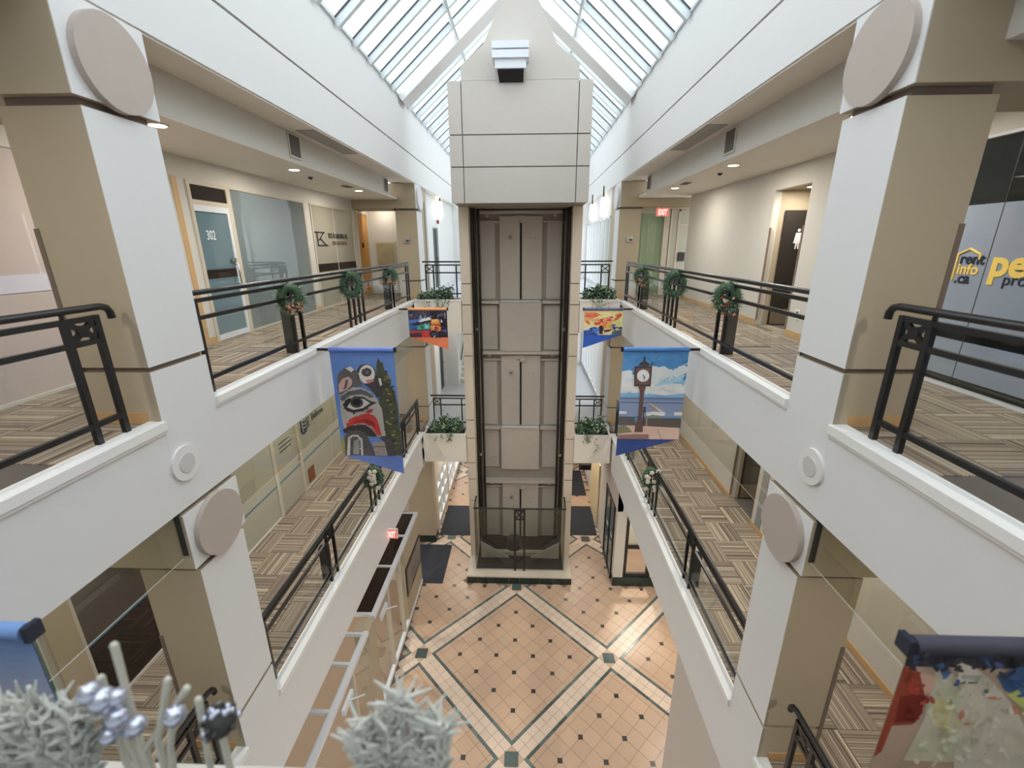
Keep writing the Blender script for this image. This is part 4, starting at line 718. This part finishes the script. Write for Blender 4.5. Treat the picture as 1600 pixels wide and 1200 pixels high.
TR += [((120, 118, 70), [(160, 830), (205, 815), (215, 958), (195, 958)]),
 ((150, 146, 142), [(160, 470), (185, 430), (260, 400), (330, 405), (400, 440), (450, 500), (460, 530), (485, 570), (500, 700), (515, 795), (440, 800), (215, 760), (190, 700), (170, 590)]),
 ((84, 80, 80), [(140, 330), (150, 290), (200, 250), (250, 245), (285, 275), (305, 330), (340, 390), (260, 400), (170, 460), (145, 440)]), ((176, 140, 134), [(150, 380), (180, 335), (225, 318), (255, 345), (250, 385), (215, 420), (155, 445)]), ((92, 76, 74), [(205, 340), (225, 345), (212, 410), (190, 420)]),
 ((184, 178, 174), [(200, 255), (240, 240), (270, 265), (250, 285)]), ((60, 56, 58), [(300, 330), (290, 270), (310, 235), (350, 222), (400, 230), (430, 262), (445, 330), (482, 360), (490, 470), (450, 480), (400, 420)]),
 ((182, 176, 172), ell(368, 300, 62, 72, 16)), ((64, 62, 66), ell(366, 284, 40, 34, 14)), ((96, 92, 94), ell(368, 284, 18, 14, 10)), ((170, 110, 104), [(355, 345), (420, 335), (425, 355), (375, 372)]), ((182, 178, 176), [(455, 330), (475, 330), (485, 380), (470, 390)]),
 ((82, 80, 82), [(165, 500), (170, 470), (230, 432), (320, 415), (390, 440), (425, 480), (400, 482), (330, 455), (240, 465), (185, 510)]), ((48, 46, 48), [(185, 540), (215, 495), (280, 470), (340, 475), (400, 510), (450, 520), (400, 545), (340, 590), (270, 605), (215, 590)]), ((172, 168, 164), [(218, 560), (255, 500), (290, 478), (350, 495), (395, 525), (340, 565), (270, 580)]),
 ((66, 64, 66), ell(292, 522, 50, 42, 16)), ((36, 34, 36), ell(292, 518, 32, 28, 14)), ((158, 44, 40), [(350, 605), (390, 575), (430, 570), (405, 600)]), ((172, 48, 44), [(215, 690), (240, 655), (300, 625), (370, 608), (430, 625), (455, 670), (485, 790), (450, 785), (410, 720), (350, 690), (290, 695), (220, 725)]), ((120, 34, 34), [(225, 705), (300, 668), (370, 652), (425, 680), (440, 720), (400, 700), (340, 675), (280, 685)]),
 ((52, 48, 48), [(190, 745), (230, 715), (300, 698), (360, 700), (410, 735), (450, 790), (430, 800), (200, 770)]), ((72, 70, 72), [(205, 800), (230, 750), (310, 745), (365, 770), (390, 830), (440, 958), (215, 958)]), ((162, 158, 156), [(230, 958), (232, 810), (260, 785), (310, 785), (340, 820), (350, 958), (335, 958), (325, 830), (300, 800), (265, 800), (250, 820), (250, 958)]), ((120, 118, 118), [(275, 950), (275, 840), (300, 820), (318, 850), (320, 950)]),
 ((132, 124, 118), [(415, 845), (505, 840), (530, 958), (440, 958)]), ((88, 84, 84), [(420, 880), (520, 878), (520, 886), (420, 888)]), ((66, 62, 64), [(450, 795), (540, 790), (575, 850), (580, 958), (530, 958), (505, 840)])]
banner('tall banner with a carved totem pole photo on blue, left side', -1, 6.34, -2.94, -1.97, -1.73, -2.05, bil((70, 115), (575, 115), (195, 960), (640, 960)), painterly(TR, (170, 620), (240, 950), 220, 13, 55, 8), (78, 112, 176), (82, 110, 186), (80, 104, 172), cap=BLK)
CL = [((70, 130, 190), rc(190, 85, 830, 330)), ((120, 168, 206), rc(190, 330, 830, 545)), ((196, 208, 216), [(195, 285), (270, 270), (330, 300), (470, 230), (540, 245), (590, 235), (640, 265), (720, 240), (810, 215), (805, 290), (730, 330), (640, 380), (560, 420), (470, 400), (330, 420), (190, 400)]), ((206, 216, 220), [(185, 400), (330, 380), (500, 420), (640, 395), (795, 390), (785, 480), (600, 500), (400, 480), (185, 480)]), ((150, 186, 210), [(480, 420), (640, 330), (790, 310), (795, 350), (640, 400)]),
 ((94, 112, 146), rc(180, 518, 790, 545)), ((118, 134, 170), rc(170, 540, 790, 700)), ((86, 98, 128), [(185, 560), (780, 565), (780, 575), (185, 572)]), ((140, 128, 124), [(440, 565), (460, 565), (610, 655), (500, 655)]), ((186, 178, 172), [(455, 570), (470, 575), (600, 655), (560, 655)]), ((196, 204, 208), rc(175, 650, 245, 675)), ((200, 206, 206), [(430, 660), (500, 650), (610, 660), (600, 690), (430, 690)]), ((198, 200, 200), rc(690, 655, 770, 685)), ((110, 130, 118), [(430, 710), (480, 680), (570, 690), (590, 740), (430, 750)]),
 ((86, 82, 80), [(165, 700), (320, 710), (330, 785), (165, 780)]), ((82, 74, 72), [(400, 715), (760, 715), (755, 805), (400, 810)]), ((140, 120, 112), rc(425, 690, 440, 800)), ((70, 80, 84), rc(398, 605, 425, 660)), ((54, 56, 58), rc(400, 640, 408, 800)), ((188, 158, 146), [(300, 785), (740, 805), (735, 925), (160, 930), (165, 790)]), ((168, 140, 130), [(530, 815), (545, 815), (585, 925), (570, 925)]), ((116, 112, 78), [(165, 800), (220, 780), (270, 810), (300, 850), (165, 868)]), ((132, 100, 92), [(160, 880), (320, 870), (455, 870), (455, 922), (160, 930)]),
 ((96, 70, 66), [(320, 850), (330, 760), (350, 730), (365, 480), (352, 415), (420, 415), (404, 480), (388, 720), (400, 745), (400, 850)]), ((74, 54, 52), [(312, 235), (475, 235), (465, 415), (310, 415)]), ((104, 78, 72), [(325, 250), (460, 250), (452, 400), (322, 400)]), ((222, 212, 208), ell(393, 320, 58, 55, 20)), ((236, 230, 228), ell(393, 320, 48, 46, 20)), ((40, 34, 34), [(386, 312), (392, 308), (414, 338), (408, 344)]), ((40, 34, 34), [(396, 320), (402, 320), (405, 366), (400, 366)]), ((66, 54, 56), [(350, 225), (360, 205), (385, 195), (425, 195), (445, 210), (450, 228)]), ((66, 54, 56), [(393, 200), (397, 150), (410, 150), (414, 200)]), ((66, 54, 56), [(466, 235), (468, 195), (474, 195), (478, 235)])]
banner('banner with a street clock photo by the sea, right side', 1, 6.42, 2.375, 1.42, -1.43, -1.73, bil((205, 88), (820, 88), (160, 918), (740, 918)), painterly(CL[:5], (200, 800), (100, 500), 90, 34, 54, 8)+CL[5:], (96, 150, 200), (62, 110, 176), (44, 66, 132), cap=BLK)
rb = random.Random(5); S1 = [((56, 60, 80), rc(100, 190, 1020, 400)), ((40, 36, 48), [(620, 200), (1010, 200), (1030, 865), (600, 865)])]
for k in range(26): S1.append((rb.choice(((96, 104, 150), (70, 74, 96), (150, 150, 176), (92, 70, 66), (44, 56, 72))), rc(*(lambda x, y: (x, y, x+rb.uniform(12, 60), y+rb.uniform(40, 120)))(rb.uniform(110, 960), rb.uniform(200, 330)))))
S1 += [((74, 110, 190), [(120, 430), (350, 400), (400, 380), (640, 365), (640, 400), (370, 480), (130, 500)]), ((210, 220, 236), [(350, 430), (430, 380), (640, 370), (635, 410), (380, 480)]), ((60, 46, 50), [(200, 520), (630, 415), (625, 470), (360, 550), (200, 560)]), ((54, 96, 150), [(130, 530), (330, 560), (320, 660), (140, 670)]), ((70, 160, 150), [(320, 560), (610, 490), (600, 650), (320, 660)]), ((110, 200, 206), ell(540, 590, 45, 40)), ((60, 130, 90), ell(440, 600, 50, 40)), ((186, 60, 60), [(150, 695), (590, 690), (600, 740), (150, 745)]), ((70, 50, 58), rc(150, 750, 440, 862)), ((200, 50, 50), [(430, 740), (580, 740), (640, 862), (430, 862)]), ((236, 130, 60), [(640, 400), (825, 390), (860, 500), (860, 700), (640, 680)]), ((250, 170, 90), ell(740, 440, 80, 40)), ((178, 70, 50), [(640, 520), (850, 520), (840, 560), (640, 560)]), ((150, 60, 56), ell(760, 640, 60, 50)), ((220, 180, 160), rc(700, 560, 730, 640)), ((60, 70, 90), ell(720, 780, 80, 50)), ((210, 220, 220), [(700, 830), (740, 820), (730, 860), (700, 860)]), ((80, 80, 120), ell(960, 700, 40, 40)), ((196, 190, 200), rc(870, 400, 890, 470)), ((196, 160, 180), rc(960, 250, 975, 380))]
banner('small banner with a painted boat and orange tail, left of the elevator', -1, 10.73, -2.9, -1.95, -.695, -1.0, bil((90, 140), (1010, 150), (150, 865), (1030, 865)), painterly(S1, (110, 1010), (200, 860), 160, 42, 52), (70, 76, 100), (236, 136, 84), (236, 110, 70))
S2 = [((238, 196, 130), rc(100, 230, 1020, 600)), ((238, 110, 76), [(120, 240), (380, 235), (520, 290), (400, 360), (280, 400), (130, 340)]), ((244, 160, 96), [(120, 350), (280, 400), (500, 380), (460, 470), (300, 450), (120, 440)]), ((226, 90, 60), [(130, 430), (240, 460), (230, 540), (140, 470)]), ((206, 66, 66), [(350, 510), (500, 400), (600, 390), (480, 560), (360, 560)]), ((238, 120, 70), [(470, 590), (620, 400), (740, 310), (640, 600)]), ((206, 70, 80), [(620, 560), (660, 420), (760, 330), (790, 340), (640, 590)]), ((246, 166, 84), [(590, 650), (680, 480), (810, 380), (775, 640)]), ((228, 80, 60), [(810, 470), (820, 370), (930, 270), (1010, 280), (1000, 320), (910, 410)]), ((238, 216, 130), [(820, 560), (880, 430), (1010, 340), (1010, 570)]), ((50, 76, 150), [(110, 700), (290, 620), (400, 600), (470, 700), (450, 805), (110, 805)]), ((70, 120, 210), ell(400, 700, 80, 50)), ((226, 220, 220), [(120, 620), (260, 600), (240, 680), (130, 690)]), ((60, 40, 56), [(460, 610), (590, 600), (570, 700), (520, 790), (480, 780)]), ((90, 50, 60), [(590, 680), (770, 660), (740, 720), (600, 740)]), ((232, 200, 140), [(640, 760), (780, 680), (770, 800), (620, 805)]), ((60, 90, 160), [(790, 540), (830, 600), (940, 600), (850, 660), (800, 650)]), ((80, 96, 100), [(790, 720), (1010, 660), (1010, 805), (760, 805)]), ((50, 60, 80), rc(950, 610, 1015, 650))]
banner('small banner with painted orange sails and blue tail, right of the elevator', 1, 10.74, 2.31, 1.375, -.625, -.955, bil((110, 155), (1045, 155), (110, 810), (1010, 800)), painterly(S2, (120, 1000), (200, 800), 160, 48, 53), (226, 180, 130), (78, 88, 120), (40, 80, 176))
nb = lambda x, y: ((x-(370-300*(y-95)/890))/2880, (y-95)/2898)
S3 = [((52, 50, 62), rc(300, 95, 3400, 330)), ((60, 76, 118), [(380, 200), (480, 180), (490, 270), (400, 320)]), ((66, 80, 120), ell(1240, 210, 110, 60)), ((150, 60, 40), [(290, 330), (480, 390), (560, 640), (500, 860), (400, 970), (160, 990), (40, 1300), (-100, 1400), (200, 500)]), ((120, 34, 26), [(250, 650), (520, 640), (520, 830), (420, 930), (190, 950)]), ((180, 64, 48), ell(410, 560, 70, 90)), ((200, 160, 140), [(470, 400), (640, 420), (640, 580), (540, 640), (500, 520)]), ((190, 184, 164), [(640, 360), (760, 340), (880, 420), (940, 600), (930, 1400), (300, 1400), (540, 900), (560, 660), (640, 560)]), ((70, 100, 150), [(560, 330), (720, 280), (830, 380), (760, 460), (680, 350)]), ((206, 196, 150), ell(740, 820, 130, 180)), ((60, 90, 140), [(1340, 400), (1600, 300), (2600, 300), (2600, 900), (1700, 620), (1450, 560)]), ((196, 200, 110), [(1480, 600), (1640, 520), (2600, 800), (2600, 1500), (1700, 760)]), ((196, 188, 170), [(880, 300), (930, 275), (1080, 320), (1240, 420), (1400, 560), (1600, 760), (2100, 1500), (930, 1500), (930, 500)]), ((160, 156, 156), [(940, 400), (1150, 400), (1100, 450), (940, 440)]), ((84, 84, 72), [(930, 470), (1220, 475), (1100, 490), (930, 500)]), ((196, 128, 104), ell(1010, 615, 60, 25)), ((196, 128, 104), ell(1340, 640, 90, 18)), ((206, 130, 110), ell(975, 840, 35, 60)), ((206, 140, 110), ell(1560, 780, 90, 40))]
banner('near painted sail banner at the lower right corner', 1, 1.373, 2.44, 1.48, -1.4, -1.7, nb, painterly(S3, (330, 2900), (95, 1300), 420, 62, 51), (176, 150, 130), (50, 50, 62), (50, 60, 110))
S4 = [((int(84+8*k), int(118+5*k), int(172+k)), rc(0, .03*k, 1, .03*(k+1)+.002)) for k in range(10)]
S4 += [((58, 82, 134), [(0, .32), (.12, .29), (.3, .28), (.42, .31), (.55, .33), (.68, .28), (.8, .25), (.9, .27), (1, .30), (1, .5), (0, .5)]), ((84, 84, 130), [(0, .46), (.3, .44), (.6, .47), (1, .43), (1, .62), (0, .62)]), ((60, 84, 140), rc(0, .6, 1, 1))]
banner('near blue mountain banner at the lower left corner', -1, 1.33, -2.95, -1.99, -1.4, -1.7, lambda x, y: (x, y), S4, (110, 136, 180), (84, 116, 168), (60, 80, 140))
# ------------------------------------------------------------------ wreaths on the railings
def wreath(label, s, z, y, style, seed, r=.11, tilt=.5):
    rr = random.Random(seed); c = Vector((X(s, .06), y-.12, z+.80)); t = thing('wreath', label, 'wreath', (c.x, c.y, c.z-.3))
    ax = Vector((math.cos(tilt)*(1 if s < 0 else -1), -math.sin(tilt), 0)); hz = Vector((math.sin(tilt)*(1 if s < 0 else -1), math.cos(tilt), 0)); up = Vector((0, 0, 1)); ax, hz = Vector((hz.x*1, -abs(ax.y)-.3, 0)).normalized(), Vector((abs(hz.y), .4*(1 if s < 0 else -1), 0)).normalized()
    m = MB()
    m.tube([c+hz*r*math.cos(k*math.pi/9)+up*r*1.25*math.sin(k*math.pi/9) for k in range(19)], .062, 6, 0)
    for k in range(1300):
        a = rr.uniform(0, 2*math.pi); p = c+hz*r*math.cos(a)+up*r*1.25*math.sin(a)
        if style == 'cones' and .9 < a < 2.2 and rr.random() < .8: continue
        dv = Vector((rr.gauss(0, 1), rr.gauss(0, 1), rr.gauss(0, 1))).normalized()+(hz*math.cos(a)+up*math.sin(a))*.5+Vector((0, -.3, 0)); dv.normalize(); ln = rr.uniform(.06, .12)*(1.25 if math.sin(a) < 0 else 1)
        sd = dv.orthogonal().normalized()*.009; e_ = p+dv*ln; m.add([p+sd, p-sd, e_], [(0, 1, 2)], rr.choice((0, 0, 1, 1, 2) if style != 'frost' else (0, 0, 0, 2, 1)))
    m.build('needles', NEED, t)
    if style == 'cones':
        for k in range(8):
            a = rr.uniform(4.2, 5.2); p = c+hz*(r*math.cos(a)+rr.uniform(-.06, .08))+up*(r*1.3*math.sin(a)+rr.uniform(-.1, .06))+ax*.05
            q = MB(); q.ball(p, .035, 0, 8, (1, 1, 1.25))
            for j in range(10):
                b_ = rr.uniform(0, 6.28); q.ball(p+Vector((math.cos(b_)*.03, math.sin(b_)*.03, rr.uniform(-.03, .03))), .011, 1, 6)
            q.build('pine_cone', [CONE, CONEL], t)
        q = MB().tube([c+hz*r*math.cos(a)+up*r*1.25*math.sin(a) for a in (1.0, 1.3, 1.6, 1.9, 2.2, 2.5)], .055, 8); q.build('vine_wrap', mat('vine_twigs', (132, 92, 78), .8, .3, 60) if 'vine_twigs' not in MATS else MATS['vine_twigs'], t)
    if style == 'berries':
        for k in range(14): p = c+hz*rr.uniform(-.16, .14)+up*rr.uniform(-.26, .0)+ax*.09; MB().ball(p, .018, 0, 6).build('berry', BERRY if k % 3 else CONEL, t)
    if style == 'flowers':
        for k in range(11):
            p = c+hz*rr.uniform(-.14, .14)+up*rr.uniform(-.22, .26)+ax*.1; q = MB(); q.ball(p, .03, 0, 6)
            for j in range(5): q.ball(p+Vector((math.cos(j*1.26)*.03, -.01, math.sin(j*1.26)*.03)), .024, 0, 6, (1, .5, 1))
            q.build('flower', FLOW, t)
    return t
wreath('pine cone wreath on the first post of the left top railing', -1, 0, 6.1, 'cones', 1); wreath('thick green wreath on the middle posts of the left top railing', -1, 0, 8.25, 'frost', 2, .14); wreath('pine cone wreath at the far end of the left top railing', -1, 0, 10.66, 'cones', 3)
wreath('red berry wreath on the first post of the right top railing', 1, 0, 6.1, 'berries', 4); wreath('thick green wreath on the middle posts of the right top railing', 1, 0, 8.25, 'frost', 5, .14); wreath('pine cone wreath at the far end of the right top railing', 1, 0, 10.66, 'cones', 6)
wreath('white flower wreath on the left middle floor railing', -1, Z2, 8.3, 'flowers', 7, .15); wreath('white flower wreath on the right middle floor railing', 1, Z2, 8.4, 'flowers', 8, .15)
# ------------------------------------------------------------------ plants in the bridge planters
def leafy(mb, p, dv, ln, wd_, mi, rr):
    sd = dv.cross(Vector((rr.gauss(0, 1), rr.gauss(0, 1), rr.gauss(0, 1)))).normalized()*wd_; md = p+dv*ln*.5+Vector((0, 0, .01))
    mb.add([p, md+sd, p+dv*ln, md-sd], [(0, 1, 2), (0, 2, 3)], mi)
for z in (0, Z2):
    for s in (-1, 1):
        x0, x1 = (-A+.2, -1.97) if s < 0 else (1.59, B-.2); rr = random.Random(11+s+int(z))
        t = thing('planter_foliage', f'bushy green foliage in the planter {SIDE[s]} of the elevator on the {FLN[z]}', 'plant', ((x0+x1)/2, 12.4, z-.02)); m = MB(); st_ = MB()
        pk = (x0+x1)/2+(.1 if z else (.25 if s < 0 else 0)); hh = .42 if z == 0 else .6
        for k in range(34):
            x = rr.uniform(x0+.05, x1-.05); y = rr.uniform(12.2, 12.62); h = hh*(.55+.45*math.exp(-((x-pk)/.35)**2))*rr.uniform(.6, 1)
            st_.tube([(x, y, z-.02), (x+rr.uniform(-.05, .05), y, z+h*.6), (x+rr.uniform(-.1, .1), y-.05, z+h)], .008, 4)
            for j in range(26):
                f_ = rr.uniform(.1, 1); p = Vector((min(x1, max(x0, x+rr.uniform(-.12, .12))), y+rr.uniform(-.1, .06), z+h*f_)); dv = Vector((rr.gauss(0, 1), rr.gauss(-.3, 1), rr.gauss(.1, .6))).normalized()
                leafy(m, p, dv, rr.uniform(.07, .14), rr.uniform(.018, .032), rr.choice((0, 0, 1, 1, 2, 2)), rr)
        for k in range(5):
            x = rr.uniform(x0+.1, x1-.1)
            for j in range(9):
                p = Vector((x+rr.uniform(-.04, .04), 12.07, z+.12-j*.035*(2 if (z and s > 0 and k == 0) else .9))); leafy(m, p, Vector((rr.gauss(0, 1), -.4, -.5)).normalized(), .07, .02, rr.choice((0, 1, 1, 2)), rr)
        m.build('leaves', LEAF, t); st_.build('stems', LEAF[0], t)
rr = random.Random(21); t = thing('broad_leaf_plant', 'broad pale-leaved plant in the right top planter', 'plant', (1.9, 12.3, -.02)); MB().tube([(1.9, 12.3, -.02), (1.9, 12.28, .3)], .02, 6).build('stem', LEAF[1], t)
for k in range(9):
    a = k*.75; p = Vector((1.9, 12.28, .26+.012*k)); dv = Vector((math.cos(a), math.sin(a)*.6-.25, .55)).normalized(); m = MB(); sd = dv.cross(Vector((0, 0, 1))).normalized()
    vs = []
    for f_, w_ in ((0, .01), (.3, .055), (.6, .05), (1, .003)): q = p+dv*.34*f_+Vector((0, 0, -.08*f_*f_)); vs += [q+sd*w_, q+Vector((0, 0, -.012)), q-sd*w_]
    m.add(vs, [(i*3+j, i*3+j+1, i*3+j+4, i*3+j+3) for i in range(3) for j in range(2)], 0, True); m.build('leaf', LEAF[2] if k % 2 else LEAF[1], t)
# ------------------------------------------------------------------ planter at the viewer's bridge with silver decorations
pl = thing('near_planter', 'cream planter box directly below the viewer', 'planter', (-.3, .65, -.6))
m = MB(); m.box(-2.6, 2.0, .86, .92, -.6, -.06); m.box(-2.6, 2.0, .36, .42, -.6, -.06); m.box(-2.6, -2.54, .42, .86, -.6, -.06); m.box(1.94, 2.0, .42, .86, -.6, -.06); m.box(-2.54, 1.94, .42, .86, -.6, -.55); m.build('box', TAUPE, pl); bx('soil', DARK, -2.54, 1.94, .42, .86, -.3, -.09, pl)
def twig(mb, p0, p1, r, bend, rr):
    p0, p1 = Vector(p0), Vector(p1); md = (p0+p1)/2+Vector(bend); mb.tube([p0, p0.lerp(md, .6), md, md.lerp(p1, .6), p1], [r, r, r*.9, r*.9, r], 7)
    mb.ball(p1, r*1.06, 0, 8)
rr = random.Random(31)
t = thing('silver_twig_spray', 'silver velvet twig spray with shiny baubles at the lower left', 'decoration', (-.9, .72, -.09))
base = (-.9, .72, -.09)
TW = [((-.93, .75, .60), (-.02, 0, .0)), ((-.83, .75, .50), (-.02, 0, .12)), ((-.79, .75, .475), (-.08, 0, .1)), ((-.77, .75, .44), (.06, 0, .05)), ((-.99, .75, .50), (-.04, 0, .04))]
for p1, bd in TW: m = MB(); twig(m, base, p1, .0085, bd, rr); m.build('twig', FUZZ, t)
for (px, pz, r_) in ((-.985, .50, .022), (-.965, .475, .026), (-.94, .47, .020), (-.975, .435, .026), (-.945, .42, .024), (-.905, .395, .022), (-.81, .425, .024), (-.84, .40, .018), (-.98, .36, .022), (-.95, .345, .02), (-.985, .375, .018)): MB().ball((px, .735+rr.uniform(-.02, .02), pz), r_, 0, 14).build('bauble', SILV, t)
MB().tube([(-.9, .72, -.09), (-.955, .735, .25), (-.97, .74, .44)], .008, 6).build('bauble_stem', FUZZ, t); MB().tube([(-.9, .72, -.09), (-.86, .735, .3), (-.83, .74, .41)], .008, 6).build('bauble_stem', FUZZ, t)
def plume(label, x0, x1, top, n, seed):
    rr = random.Random(seed); t = thing('frosted_foliage', label, 'decoration', ((x0+x1)/2, .7, -.09)); m = MB()
    for k in range(n):
        x = rr.uniform(x0, x1); h = top*rr.uniform(.72, 1); bx_ = (x0+x1)/2+(x-(x0+x1)/2)*.4; pts = [Vector((bx_, .66, -.09)), Vector(((x+bx_)/2, .69, h*.5)), Vector((x, .72+rr.uniform(-.03, .03), h))]; m.tube(pts, [.004, .007, .005], 5)
        for j in range(16):
            f_ = rr.uniform(.35, 1); p = pts[1].lerp(pts[2], (f_-.35)/.65); dv = Vector((rr.gauss(0, .6), rr.gauss(0, .4), .7)).normalized(); m.tube([p, p+dv*.02, p+dv*rr.uniform(.04, .08)], [.003, .006, .002], 5)
    m.build('blades', FROST, t)
plume('grey frosted foliage in the lower left corner', -1.32, -1.0, .47, 60, 41); plume('grey frosted foliage at the bottom left of centre', -.39, -.17, .48, 44, 42)
t = thing('dark_pine_cone', 'dark pine cone with silver tips at the bottom left', 'pine cone', (-.72, .72, -.09)); MB().tube([(-.72, .72, -.09), (-.72, .735, .38)], .008, 6).build('stem', FUZZ, t)
m = MB(); m.ball((-.72, .74, .385), .035, 0, 10)
for k in range(40): a = rr.uniform(0, 6.28); b_ = rr.uniform(-.4, 1.4); m.ball((-.72+.036*math.cos(a)*math.cos(b_), .74+.036*math.sin(a)*math.cos(b_), .385+.04*math.sin(b_)), .008, rr.choice((0, 1)), 6)
m.build('scales', [BLKP, SILV], t)

# ------------------------------------------------------------------ repeats carry one group
GRP = {'wreath': 'holiday wreaths on the balcony railings', 'downlight': 'recessed ceiling lamps', 'hanging_banner': 'banners hung from the balcony rails', 'column': 'columns along the balconies', 'balcony_railing': 'black balcony railings', 'bridge_railing': 'short railings behind the planters', 'bridge_planter': 'planters beside the elevator', 'planter_foliage': 'foliage in the elevator planters', 'entrance_mat': 'dark mats on the ground floor', 'exit_sign': 'red exit signs', 'wall_vent': 'vents on the bulkheads', 'draft_curtain': 'glass draft curtains', 'wall_speaker': 'round speakers in the balcony faces', 'pendant_lamp': 'glowing lamps at the far end', 'thermostat': 'switch boxes on the far columns', 'frosted_foliage': 'frosted foliage in the near planter', 'wall_outlet': 'wall outlets', 'framed_picture': 'framed pictures', 'ceiling_diffuser': 'linear diffusers', 'sprinkler': 'sprinkler heads', 'ceiling_grille': 'small ceiling grilles', 'door_closer': 'door closers on the left shop doors'}
for o in COL.objects:
    if o.parent is None and 'category' in o:
        k = o.name.split('.')[0]
        if k in GRP: o['group'] = GRP[k]
